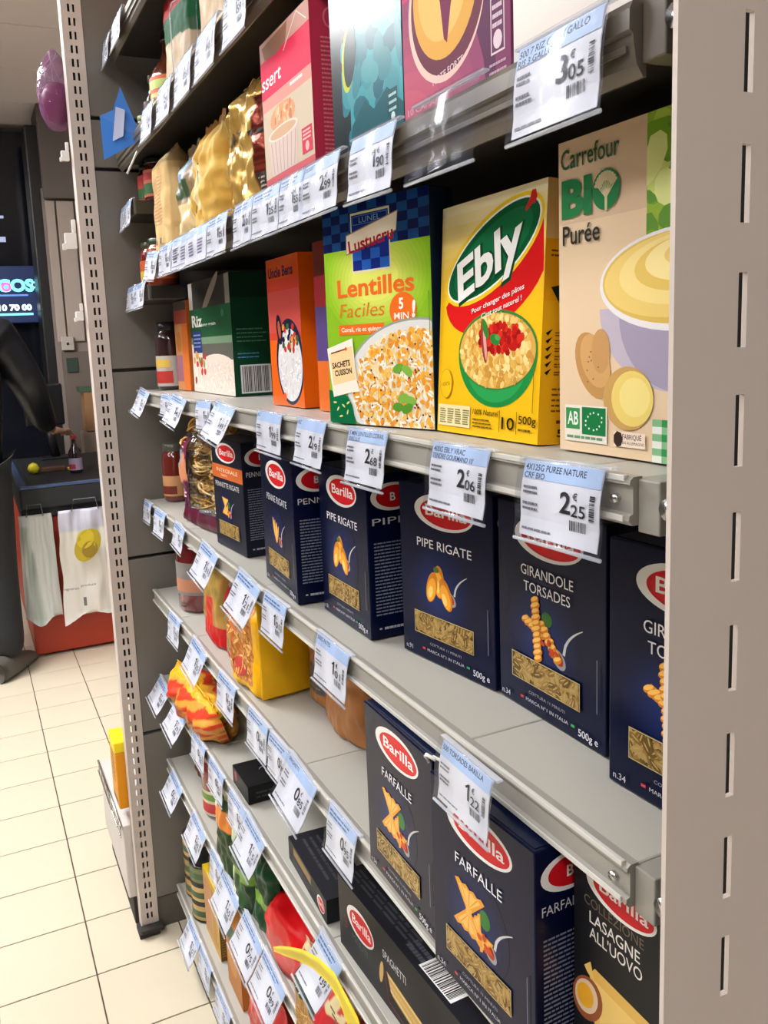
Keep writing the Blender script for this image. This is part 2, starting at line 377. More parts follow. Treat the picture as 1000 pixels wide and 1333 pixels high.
# ================================================================ THE ROOM
def struct(name, b, m, **k):
    o = b.build(name, m, **k); o['kind'] = 'structure'; return o
GROUT = mat('dark_grout', (84, 72, 58), rough=.9)
struct('floor', MB().box(-3.2, -2.6, -.05, 3.2, 7.0, -.0018), GROUT)
fl = [o for o in C.objects if o.name == 'floor'][0]
TILE = mat('cream_floor_tile', (214, 203, 180), rough=.28, vary=.05, vscale=3, bump=.05, bscale=6)
tp = .1858; tq = .196
tile_me = None; tiles = []
def tile_mesh():
    b = MB(); b.box(-tq/2+.0016, -tp/2+.0016, -.006, tq/2-.0016, tp/2-.0016, 0, b=.0008); return b
proto = tile_mesh().build('floor_tile', TILE, fl)
far_t = MB(); cnt = 0
y0 = 1.6936
for i in range(-17, 16):
    for j in range(-22, 28):
        x = .1325+tq*(i+.5); y = y0+tp*(j+.5)
        if x < -3.1 or x > 3.1 or y < -2.5 or y > 6.9: continue
        if -1.1 < x < .55 and 1.0 < y < 5.6 and cnt < 290:
            if cnt: o = bpy.data.objects.new('floor_tile', proto.data); C.objects.link(o); o.parent = fl
            else: o = proto
            o.location = (x, y, 0); cnt += 1
        else:
            far_t.box(x-tq/2+.0016, y-tp/2+.0016, -.006, x+tq/2-.0016, y+tp/2-.0016, 0)
o = far_t.build('floor_tiles_beyond', TILE, fl); o['kind'] = 'stuff'
WALLP = mat('grey_wall_paint', (150, 142, 136), rough=.8)
struct('wall_left', MB().box(-3.2, -2.6, 0, -3.1, 7, CEIL), mat('darkened_wall_paint', (84, 78, 74), rough=.9))  # wall colour darkened to cut reflections on the cartons, standing for goods opposite
struct('wall_right', MB().box(3.1, -2.6, 0, 3.2, 7, CEIL), WALLP)
struct('wall_near', MB().box(-3.1, -2.6, 0, 3.1, -2.5, CEIL), WALLP)
struct('wall_far', MB().box(-3.1, 6.15, 0, 3.1, 6.25, CEIL), mat('dark_shop_front', (40, 38, 42), rough=.5))
ce = MB(); ce.box(-3.2, -2.6, CEIL+.02, 3.2, 7, CEIL+.06); ceo = struct('ceiling', ce, mat('ceiling_gap', (60, 55, 55), rough=.9))
CP = mat('pinkish_white_ceiling_panel', (240, 228, 226), rough=.85, vary=.03, vscale=3)
pm = MB().box(-.62, -.2895, 0, .62, .2895, .018, b=.002).build('ceiling_panel', CP, ceo); first = True
for i in range(5):
    for j in range(15):
        x = -2.5+1.245*i; y = 3.995+.587*(j-10.5)
        o = pm if first else bpy.data.objects.new('ceiling_panel', pm.data)
        if not first: C.objects.link(o); o.parent = ceo
        o.location = (x, y, CEIL); first = False
for k, (x, y, lx, ly, s_) in enumerate(LAMPS):
    t = thing('ceiling_light', (x, y, CEIL), 0, 'flush ceiling light panel, number %d of those over the shop, outside the picture' % (k+1), 'light', 'ceiling light panels')
    t['label'] = ['long ceiling light over the aisle beside the pasta shelves', 'long ceiling light over the aisle before the far shelf end', 'wide ceiling light over the bright floor tiles', 'small dim ceiling light near the checkout', 'ceiling light over the next aisle, nearer end', 'ceiling light over the next aisle, farther end', 'ceiling light behind the shelves, nearer end', 'ceiling light behind the shelves, farther end', 'ceiling light over the aisle behind the camera'][k]
    MB().box(-lx/2-.02, -ly/2-.02, -.03, lx/2+.02, ly/2+.02, -.001, b=.003).build('frame', mat('white_lamp_frame', (230, 230, 230), rough=.5), t)
    em = mat('lamp_diffuser_%d' % k, (251, 250, 250), emit=LAMP*s_, vary=0)
    MB().box(-lx/2, -ly/2, -.034, lx/2, ly/2, -.0305).build('diffuser', em, t)

# ================================================================ POSTS AND SHELF UNIT
def slotted(name, xs, zs, holes, y, m, parent, th=.0025):
    """flat plate in the xz plane cut by rectangular holes"""
    V = []; idx = {}; Fc = []
    def vi(i, k):
        if (i, k) not in idx: idx[(i, k)] = len(V); V.append((xs[i], y, zs[k]))
        return idx[(i, k)]
    for i in range(len(xs)-1):
        for k in range(len(zs)-1):
            if (i, k) in holes: continue
            Fc.append((vi(i, k), vi(i+1, k), vi(i+1, k+1), vi(i, k+1)))
    o = mk(name, V, Fc, m, parent); md = o.modifiers.new('thick', 'SOLIDIFY'); md.thickness = th; md.offset = -1
    return o
# near post (right edge of the picture)
t = thing('slotted_post', (0, 0, 0), 0, 'wide cream grey steel post with one column of slots at the right edge', 'post')
zs = [0.]; zz = .05
while zz < 2.32: zs += [zz, zz+.0305]; zz += .05
zs += [2.36]; xs = [.2575, .2925, .2975, .345]
slotted('front_plate', xs, zs, {(1, k) for k in range(1, len(zs)-1, 2)}, .25, POST, t)
MB().box(.3, .262, 0, .345, .2625, 2.36).box(.3425, .2525, 0, .345, .31, 2.36).box(.318, .3075, 0, .345, .31, 2.36).build('inner_channel', mat('channel_paint_with_shade', (70, 68, 66), rough=.7), t)  # channel coloured dark to hold the shade seen through the slots
# far post and end panels
t = thing('slotted_post', (0, 0, 0), 0, 'tall narrow cream post with two columns of slots at the far shelf end', 'post')
zs = [.0]; zz = .035
while zz < 2.12: zs += [zz, zz+.0145]; zz += .025
zs += [2.3]; xs = [.2445, .2570, .2615, .2665, .2705, .283]
slotted('front_plate', xs, zs, {(i, k) for i in (1, 3) for k in range(1, len(zs)-1, 2)}, 1.771, POST, t, .002)
MB().box(.2445, 1.773, 0, .2465, 1.806, 2.3).build('side_flange', POST, t)
MB().box(.236, 1.755, 0, .282, 1.80, .012, b=.002).box(.240, 1.75, .012, .29, 1.772, .022, b=.002).build('foot', mat('dirty_dark_foot', (46, 43, 40), rough=.8), t)
MB().box(.263, 1.786, 0, .281, 1.789, 2.3).box(.2475, 1.786, .56, .263, 1.789, 2.3).build('inner_channel', mat('channel_paint_with_shade'), t)
t = thing('end_panel_unit', (.283, 1.773, 0), 0, 'grey steel back panels of the end unit, stacked beside the far post', 'panel')
pz = [.074, .474, .872, 1.271, 1.671, 1.768, 2.1, 2.3]
for a, b in zip(pz, pz[1:]):
    MB().box(0, 0, a+.0035, .66, .016, b-.0035, b=.002).build('back_panel', PANEL, t)
MB().box(0, .004, 0, .66, .014, .074).build('plinth', mat('scuffed_plinth', (88, 85, 78), rough=.6, vary=.2, vscale=20), t)
MB().box(.002, .012, .05, .65, .016, 2.3).build('seam_backing', BLACK, t)

# the shelf run
LEV = dict(W=1.905, U=1.70, T=1.473, M=1.228, L=.996, K=.80, J=.605, I=.41, H=.105)
SPAN = dict(W=(.345, 1.76), U=(.345, 1.76), T=(.347, 1.56), M=(.347, 1.76), L=(.347, 1.76), K=(.347, 1.76), J=(.347, 1.76), I=(.347, 1.76), H=(.347, 1.76))
NAMES = dict(W='topmost shelf, cut by the top edge of the picture', U='second shelf from the top, with bottles and long pasta bags', T='shelf with the pink, teal and purple boxes', M='pale shelf with lentil, wheat and puree boxes',
             L='grey shelf with the row of dark blue pasta boxes', K='grey shelf with the yellow bag and tall farfalle boxes', J='grey shelf with the flat spaghetti box', I='low shelf with red brick pack and green bags', H='lowest shelf deck, with cans and orange box')
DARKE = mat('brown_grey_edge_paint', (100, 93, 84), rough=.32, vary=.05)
DARKST = mat('dark_shelf_paint_with_shade', (50, 47, 44), rough=.35, vary=.06)  # shade around the upper shelves is put into this colour
def shelf(k, x=.33, dep=.46, seams=(), near_end=True):
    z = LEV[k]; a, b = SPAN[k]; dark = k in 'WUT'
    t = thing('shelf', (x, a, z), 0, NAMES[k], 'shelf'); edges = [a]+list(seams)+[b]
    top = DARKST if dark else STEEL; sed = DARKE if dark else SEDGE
    for p, q in zip(edges, edges[1:]):
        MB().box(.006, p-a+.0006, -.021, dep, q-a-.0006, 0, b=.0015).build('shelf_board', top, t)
    # folded front: rounded lip, recessed channel, lower rim
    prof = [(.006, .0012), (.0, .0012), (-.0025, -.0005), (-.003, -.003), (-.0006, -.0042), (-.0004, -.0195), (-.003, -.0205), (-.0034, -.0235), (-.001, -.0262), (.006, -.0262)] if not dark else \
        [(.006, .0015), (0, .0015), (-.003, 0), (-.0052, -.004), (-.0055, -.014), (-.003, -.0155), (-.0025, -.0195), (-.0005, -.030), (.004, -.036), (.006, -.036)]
    V = []; Fc = []; n = len(prof); L = b-a
    for y in (0, L): V += [(px_, y, pz_) for px_, pz_ in prof]
    Fc = [(i, i+1, n+i+1, n+i) for i in range(n-1)]+[tuple(range(n)), tuple(range(n, 2*n))[::-1]]
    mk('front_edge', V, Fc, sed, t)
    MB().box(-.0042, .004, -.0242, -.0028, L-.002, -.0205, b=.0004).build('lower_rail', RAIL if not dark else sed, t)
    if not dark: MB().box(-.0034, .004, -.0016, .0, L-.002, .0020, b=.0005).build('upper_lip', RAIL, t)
    # bracket and bolt at the near end
    MB().box(.003, -.016, -.03, .03, 0, 0, b=.001).box(.012, -.045, -.046, .46, -.015, -.006, b=.004).build('end_bracket', sed, t)
    b_ = MB(); b_.tube([(.002, -.022, -.014), (.014, -.022, -.014)], .006, 10); b_.build('bolt', BOLT, t, True)
    b_ = MB(); b_.tube([(-.0042, .012, -.012), (.002, .012, -.012)], .0028, 8); b_.build('bolt', BOLT, t, True)
    return t
shelf('W'); shelf('U'); shelf('T'); shelf('M', seams=(.40, .80, 1.29)); shelf('L', seams=(.527, 1.02, 1.42)); shelf('K', seams=(.90, 1.42, 1.54)); shelf('J', seams=(.84, 1.38, 1.5)); shelf('I', seams=(1.2,)); shelf('H', seams=(1.3,))
for nm, zz, ys, lb in (('X1', 1.592, 1.65, 'short side shelf at the far end, behind the long beige bag'), ('X2', 1.428, 1.575, 'short side shelf at the far end, just below the beige bag shelf')):
    t = thing('side_shelf', (.334, ys, zz), 0, lb, 'shelf')
    MB().box(0, 0, -.026, .42, 1.765-ys, 0, b=.002).build('shelf_board', DARKST, t)
    MB().box(-.004, 0, -.026, .001, 1.765-ys, .002, b=.0015).build('front_edge', DARKE, t)
t = thing('unit_backing', (.80, .30, 0), 0, 'dark back wall of the shelf unit behind all the packages', 'panel')
for k in range(6): MB().box(0, 0, .074+.38*k+.003, .012, 1.46, .074+.38*(k+1)-.003, b=.002).build('back_panel', BACK, t)
MB().box(.012, 0, 0, .03, 1.46, 2.4).build('backing_sheet', BACK, t)
t = thing('kick_board', (.36, .35, 0), 0, 'dark kick board under the lowest shelf', 'panel')
MB().box(0, 0, .0, .012, 1.4, .076, b=.002).build('board', mat('dark_kick', (52, 50, 47), rough=.7), t)
# ================================================================ SHELF L: dark blue pasta boxes
def pasta_box(label, far, near, z, title, kind, seed, h=.175, num='n.34', logo='Barilla', col=NAVY, side=None, ry=0, depth=.05, m=GLOSSCARD):
    return carton('pasta_box', label, 'box', far, near, z, h, depth, col, barilla(title, kind, seed, num, logo), barilla_side(side or title[0]), 'dark blue pasta boxes', m, ry, top=(20, 28, 56))
LZ = .9975
pasta_box('dark blue girandole torsades pasta box cut off by the wide near post', (.386, .428), (.392, .30), LZ, ['GIRANDOLE', 'TORSADES'], 'torsade', 1)
pasta_box('dark blue girandole torsades pasta box standing left of the one cut by the post', (.404, .584), (.404, .4505), LZ, ['GIRANDOLE', 'TORSADES'], 'torsade', 2)
pasta_box('dark blue pipe rigate box under the 2€06 price tag', (.383, .722), (.402, .5875), LZ, ['PIPE RIGATE'], 'pipe', 3, num='n.91')
pasta_box('dark blue pipe rigate box whose narrow side shows, left of the other pipe rigate box', (.364, .884), (.364, .758), LZ, ['PIPE RIGATE'], 'pipe', 4, num='n.91', side='PIPE')
pasta_box('dark blue penne rigate box with a bright glare stripe, left of both pipe rigate boxes', (.350, 1.050), (.342, .912), LZ, ['PENNE RIGATE'], 'penne', 5, side='PENNE')
def penette(f, w, h):
    barilla_logo(f, w*.48, h*.88, w*.33, h*.09); f.part('orange_band'); f.rect(0, h*.64, w, h*.765, (206, 104, 48)); f.text('INTEGRALE', w*.5, h*.70, .006, (250, 220, 190), w=w*.7); f.text('PENNETTE', w*.4, h*.66, .004, (250, 220, 190))
    f.part('title'); f.text('PENNETTE RIGATE', w*.48, h*.56, .008, (210, 210, 215), w=w*.78); pasta_pic(f, 'farfalle', w*.42, h*.38, .0135); window(f, w*.15, h*.12, w*.8, h*.24, 8)
carton('pasta_box', 'dark blue pennette box with an orange band, beside the bag of pasta nests', 'box', (.350, 1.290), (.360, 1.165), LZ, .172, .05, (26, 28, 44), penette, barilla_side('PENNETTE'), 'dark blue pasta boxes', CARD)
for k, (yy, hh) in enumerate(((1.02, .168), (.86, .17))):
    carton('pasta_box', ['plain dark blue box side seen behind the pennette box', 'dark blue box in shadow behind the penne rigate box'][k], 'box', (.42+.03*k, yy+.15), (.42+.03*k, yy+.03), LZ, hh, .05, (20, 24, 46), lambda f, w, h: f.bars(w*.1, h*.1, w*.9, h*.9, 24, (60, 64, 84), .4, 4), None, 'dark blue pasta boxes')
# ---- bag of pasta nests
t = thing('pasta_nest_bag', (.352, 1.43, LZ), .05, 'clear bag of golden tagliatelle nests with a purple label, left of the dark blue boxes', 'bag')
r = random.Random(4)
nb = MB()
for k in range(15):
    cy = (.075, .0, -.075)[k % 3]*.95+r.uniform(-.01, .01); cz = .035+.034*(k//3); cx = .035+r.uniform(-.006, .006)
    for q in range(13):
        R = r.uniform(.011, .032); ph = r.uniform(0, 6.3); tl = r.uniform(-.8, .8); tl2 = r.uniform(-.8, .8); pts = []
        for i in range(19):
            a = ph+i/18*r.uniform(4.6, 5.6); x = R*math.cos(a); y = R*1.15*math.sin(a)
            pts.append((cx+x*.75, cy+y, cz+x*tl*.5+y*tl2*.5+.004*math.sin(a*2+q)))
        nb.tube(pts, .0023, 5, lin(r.choice([(232, 182, 84), (240, 200, 110), (216, 160, 66), (246, 214, 134)])), flat=.6)
o = nb.build('pasta_nests', mat('dry_egg_pasta', attr=True, rough=.45, vary=.1), t, True); o['kind'] = 'stuff'
V, Fc, K, S = bagmesh(.25, .198, .075, lambda u, v: (230, 230, 235), seed=3, wr=.007, topv=.9, taper=.25, crimp=.1)
mk('clear_film', V, Fc, WRAP, t, K, True)
lb = MB(); NU = 16
def nest_label(u, v):
    if v < .14: return (96, 26, 52)
    if 6*(v-.5)**2+((u-.2)*2.2)**2 < .12: return (214, 140, 104)
    return mixc((78, 26, 70), (110, 30, 56), v)
for (ua, ub, va, vb) in ((.02, .34, .16, .78), (.01, .99, .01, .155)):
    V = []; K = []; Fc = []
    for j in range(25):
        for i in range(25):
            u, v = ua+(ub-ua)*i/24, va+(vb-va)*j/24; V.append(S(u, v, 1, .0012)); K.append(lin(nest_label(u, v)))
    Fc = [(j*25+i, j*25+i+1, (j+1)*25+i+1, (j+1)*25+i) for j in range(24) for i in range(24)]
    mk('purple_label', V, Fc, FILM, t, K, True)
ft = Face(lambda u, v, e: S(min(max(u/.25, 0), 1), min(max(v/.205, 0), 1), 1, .0018+e)); ft.part('label_print')
for k in range(7): ft.line([(.03+.004*k, .105), (.028+.006*k, .12), (.035+.003*k, .135)], .0016, (90, 190, 220))
ft.bars(.03, .045, .075, .058, 2, (230, 200, 200), .5); ft.build(t, PAPER)
jar('sauce_jar', 'slim red sauce jar with cream label and dark lid behind the pasta nest bag', 'jar', .385, 1.715, LZ, .026, .12, (110, 34, 24), (90, 90, 80), [(206, 150, 100), (120, 40, 30)], (.1, .45))
# ================================================================ SHELF M
MZ = LEV['M']+.0015
def puree(f, w, h):
    w0 = w; w = .106; K = (232, 206, 172); f.part('background'); f.rect(0, 0, w0, h, K); f.rect(0, h*.74, w0, h, (218, 190, 158))
    r = random.Random(2); f.part('leafy_picture'); f.rect(w*.735, h*.30, w0, h, (150, 184, 60))
    for k in range(90):
        a, b = r.uniform(w*.735, w0), r.uniform(h*.45, h); f.ell(a, b, r.uniform(.006, .014), r.uniform(.006, .018), r.choice([(176, 204, 80), (120, 166, 44), (206, 220, 120), (98, 150, 50), (222, 230, 150)]), 10, rot=r.random()*3, step=.1, clip=(w*.735, h*.3, w0, h))
    f.part('mash_bowl'); cx, cy = w*.97, h*.60
    f.ell(cx, h*.46, w*.60, h*.25, (196, 186, 204), 40, a0=180, a1=360, clip=(0, 0, w0, h)); f.ell(cx+w*.02, h*.44, w*.46, h*.23, (168, 158, 184), 40, a0=180, a1=360, clip=(0, 0, w0, h))
    f.ell(cx, cy-h*.07, w*.60, h*.145, (240, 236, 240), 40, clip=(0, 0, w0, h)); f.ell(cx, cy-h*.065, w*.575, h*.13, (224, 190, 96), 40, clip=(0, 0, w0, h))
    for k, (a, b, c_) in enumerate(((.56, .12, (240, 210, 124)), (.46, .098, (246, 222, 146)), (.36, .075, (232, 198, 104)), (.3, .062, (250, 230, 160)), (.18, .036, (236, 206, 118)), (.12, .026, (252, 236, 176)))):
        f.ell(cx+w*.02*k, cy-h*.055+h*.014*k, w*a, h*b, c_, 36, rot=.05, clip=(0, 0, w0, h))
    f.part('potatoes'); f.ell(w*.31, h*.285, w*.135, h*.115, (196, 148, 88), 24, rot=.5); f.ell(w*.33, h*.30, w*.115, h*.092, (214, 168, 108), 24, rot=.5); f.ell(w*.38, h*.33, w*.08, h*.07, (202, 156, 100), 20)
    for k in range(8): f.ell(w*(.24+r.random()*.13), h*(.23+r.random()*.1), .0008, .0006, (150, 104, 58), 6)
    f.ell(w*.605, h*.185, w*.20, h*.098, (206, 164, 96), 28, rot=.1); f.ell(w*.64, h*.185, w*.165, h*.085, (240, 214, 120), 28, rot=.1); f.ell(w*.66, h*.19, w*.12, h*.06, (246, 226, 142), 24)
    f.part('check_cloth'); 
    for i in range(7):
        for j in range(6):
            f.rect(w*.80+i*w*.07, j*h*.0215, min(w0, w*.80+(i+1)*w*.07), (j+1)*h*.0215, [(236, 240, 232), (134, 190, 140), (52, 148, 84)][(i % 2)+(j % 2)], step=.05)
    f.l += 1; f.part('title')
    f.text('Carrefour', w*.03, h*.912, .0125, (48, 88, 56), w=w*.5, al='l', bold=.008)
    f.text('BI', w*.035, h*.765, .0225, (28, 124, 66), w=w*.27, al='l', bold=.05); f.ell(w*.425, h*.82, w*.115, h*.061, (28, 124, 66), 30)
    tree = (214, 200, 160); f.rect(w*.415, h*.757, w*.435, h*.82, tree)
    for k in range(11):
        a = math.radians(20+14*k); p = (w*.425+w*.085*math.cos(a), h*.825+h*.044*math.sin(a)); f.line([(w*.425, h*.795), p], .0007, tree, step=.05)
        for q in (.6, .8, 1): f.ell(w*.425+w*.085*q*math.cos(a+.1*q), h*.825+h*.044*q*math.sin(a+.1*q), .0016, .0012, tree, 8, step=.05)
    f.text('Purée', w*.045, h*.675, .0125, (44, 40, 36), w=w*.33, al='l', bold=.012)
    f.part('marks'); f.rect(w*.06, h*.035, w*.44, h*.155, (236, 230, 220)); f.rect(w*.07, h*.075, w*.2, h*.145, (58, 150, 78)); f.text('AB', w*.135, h*.09, .009, (240, 245, 240), w=w*.1, bold=.02)
    f.rect(w*.22, h*.06, w*.43, h*.15, (24, 124, 66))
    for k in range(12):
        a = 2*math.pi*k/12; f.ell(w*.325+w*.07*math.cos(a)*(1+.2*math.sin(2*a)), h*.105+h*.028*math.sin(a), .0008, .0008, (240, 245, 240), 5, step=.05)
    f.bars(w*.08, h*.04, w*.42, h*.058, 1, (110, 150, 110), .5); f.rect(w*.5, h*.035, w*.75, h*.082, (246, 226, 206)); f.ell(w*.535, h*.058, .0042, .0052, (60, 40, 34), 7)
    f.text('FABRIQUÉ', w*.57, h*.060, .0032, (90, 70, 60), w=w*.15, al='l', bold=.01); f.text('EN ALLEMAGNE', w*.57, h*.044, .0018, (90, 70, 60), w=w*.17, al='l')
carton('puree_box', 'tan organic puree box with a bowl of mash and potatoes, against the near post', 'box', (.3735, .463), (.375, .325), MZ, .202, .06, (220, 190, 156), puree, None, m=CARD)
def ebly(f, w, h):
    f.part('background'); f.rect(0, 0, w, h, (244, 192, 30))
    for k in range(10): f.rect(0, h*(.55+.045*k), w, h*(.595+.045*k), mixc((244, 194, 36), (252, 240, 196), (k/9)**1.2), step=.3)
    f.part('red_swoosh'); pts = []
    for k in range(17): a = math.radians(188+k*(352-188)/16*.93); pts.append((w*.56+w*.50*math.cos(a)*1.0, h*.69+h*.235*math.sin(a)+h*.07*math.cos(a)*1.4))
    f.poly([p for p in [(min(max(a, 0.001), w-.001), b) for a, b in pts]]+[(w*.97, h*.92), (w*.3, h*.72)], (216, 30, 30))
    ro = .42; f.part('oval'); cu, cv = w*.52, h*.765
    for a_, b_, c_ in ((.50, .155, (246, 206, 40)), (.475, .138, (250, 250, 246)), (.462, .130, (14, 92, 52)), (.40, .105, (22, 110, 64))):
        f.ell(cu, cv, w*a_, h*b_, c_, 40, rot=ro, clip=(0.0005, 0, w-.0005, h))
    f.text('Ebly', cu+w*.005, cv-h*.105, .030, (14, 70, 40), w=w*.68, bold=.07, rot=ro*.85, shear=.25)
    f.text('Ebly', cu-w*.01, cv-h*.10, .030, (250, 250, 248), w=w*.66, bold=.03, rot=ro*.85, shear=.25)
    f.ell(w*.86, h*.925, w*.05, h*.012, (206, 40, 40), 10, rot=.8); f.ell(w*.89, h*.945, w*.03, h*.03, (206, 40, 40), 6)
    f.part('wheat_bowl'); cx, cy = w*.60, h*.355
    f.ell(cx, cy, w*.375, h*.225, (34, 140, 66), 40, a0=180, a1=360); f.ell(cx, cy-h*.02, w*.30, h*.185, (46, 160, 84), 36, a0=180, a1=360); f.ell(cx, cy+h*.01, w*.375, h*.165, (60, 130, 60), 40); f.ell(cx, cy+h*.008, w*.36, h*.155, (222, 176, 88), 40)
    r = random.Random(9)
    for k in range(430):
        a, q = r.uniform(0, 6.3), math.sqrt(r.random()); f.ell(cx+w*.34*q*math.cos(a), cy+h*.008+h*.145*q*math.sin(a), .0034, .0024, r.choice([(240, 204, 120), (226, 176, 84), (250, 222, 150), (206, 150, 66)]), 7, rot=r.random()*3, step=.04)
    for k in range(80):
        a, q = r.uniform(0, 6.3), math.sqrt(r.random()); f.ell(cx+w*.04+w*.20*q*math.cos(a), cy+h*.06+h*.06*q*math.sin(a), .004, .003, r.choice([(190, 30, 26), (214, 50, 34), (160, 24, 24)]), 7, rot=r.random()*3, step=.04)
    f.ell(cx-w*.11, cy+h*.05, .004, .018, (150, 60, 60), 14, rot=.2); f.ell(cx-w*.1, cy+h*.04, .002, .014, (226, 160, 150), 12, rot=.2)
    f.ell(cx-w*.10, cy+h*.10, .0034, .009, (60, 130, 50), 12, rot=.5); f.ell(cx-w*.005, cy+h*.055, .0068, .0042, (44, 130, 56), 12, rot=-.3); f.ell(cx+w*.02, cy+h*.062, .004, .0022, (80, 160, 80), 10, rot=-.3)
    f.part('slogan'); f.text('Pour changer des pâtes', w*.60, h*.562, .0040, (255, 240, 236), w=w*.50, rot=.22, shear=.2, bold=.01); f.text("C'est tout naturel !", w*.64, h*.528, .0040, (255, 240, 236), w=w*.38, rot=.22, shear=.2, bold=.01)
    f.part('small_print'); f.rect(w*.02, h*.03, w*.37, h*.125, (236, 224, 170)); 
    for k in range(4): f.bars(w*(.04+.085*k), h*.04, w*(.11+.085*k), h*.11, 7, (120, 108, 60), .55, k)
    f.ell(w*.1, h*.22, .0095, .0125, (206, 160, 20), 22); f.ell(w*.1, h*.22, .0088, .0118, (244, 194, 32), 22); f.text('100%', w*.1, h*.21, .0032, (140, 104, 20), w=.013, rot=.15)
    f.text('100% Naturel', w*.40, h*.095, .0042, (60, 44, 10), w=w*.25, al='l', shear=.15, bold=.01); f.bars(w*.4, h*.035, w*.62, h*.08, 3, (110, 84, 20), .35, 2)
    f.text('10', w*.745, h*.045, .0095, (40, 32, 10), w=w*.115, bold=.01); f.rect(w*.665, h*.03, w*.67, h*.12, (90, 70, 20)); f.rect(w*.82, h*.03, w*.825, h*.12, (90, 70, 20)); f.text('500g', w*.84, h*.075, .006, (60, 44, 10), w=w*.15, al='l', bold=.01); f.bars(w*.84, h*.04, w*.98, h*.06, 1, (110, 84, 20), .4, 2)
    f.rect(w*.955, h*.12, w*.96, h*.30, (120, 90, 20))
def ebly_side(f, w, h):
    f.rect(0, 0, w, h, (238, 180, 28)); f.rect(0, h*.55, w, h*.78, (236, 168, 24)); f.rect(0, h*.78, w, h, (230, 196, 130))
    f.ell(w*.9, h*.885, w*.3, h*.03, (26, 40, 30), 14, rot=.5, clip=(0, 0, w, h)); f.bars(w*.1, h*.71, w*.75, h*.745, 2, (120, 80, 20), .4, 1)
    f.poly([(w*.12, h*.60), (w*.35, h*.615), (w*.55, h*.64), (w*.95, h*.60), (w*.9, h*.52), (w*.85, h*.475), (w*.55, h*.465), (w*.35, h*.47), (w*.3, h*.53)], (30, 40, 30))
    f.rect(w*.35, h*.60, w*.95, h*.645, (236, 230, 230)); f.bars(w*.38, h*.61, w*.92, h*.635, 1, (150, 60, 60), .4, 4); f.rect(w*.6, h*.55, w*.72, h*.60, (176, 40, 44))
    for k in range(6): f.bars(w*.22, h*(.415-.03*k), w*.95, h*(.435-.03*k), 2, (110, 74, 16), .4, k); f.poly([(w*.06, h*(.428-.03*k)), (w*.1, h*(.418-.03*k)), (w*.18, h*(.445-.03*k))], (30, 24, 10))
    f.bars(w*.2, h*.12, w*.95, h*.225, 5, (120, 84, 20), .35, 9); f.bars(w*.3, h*.075, w*.95, h*.10, 1, (90, 60, 20), .5, 2); f.text('500 g', w*.62, h*.03, .0055, (40, 30, 10), w=w*.6, bold=.02)
carton('wheat_box', 'yellow tender wheat box with a green oval and a bowl, leaning slightly back', 'box', (.3735, .628), (.3735, .4885), MZ, .187, .052, (240, 186, 30), ebly, ebly_side, m=GLOSSCARD, ry=math.radians(3.6))
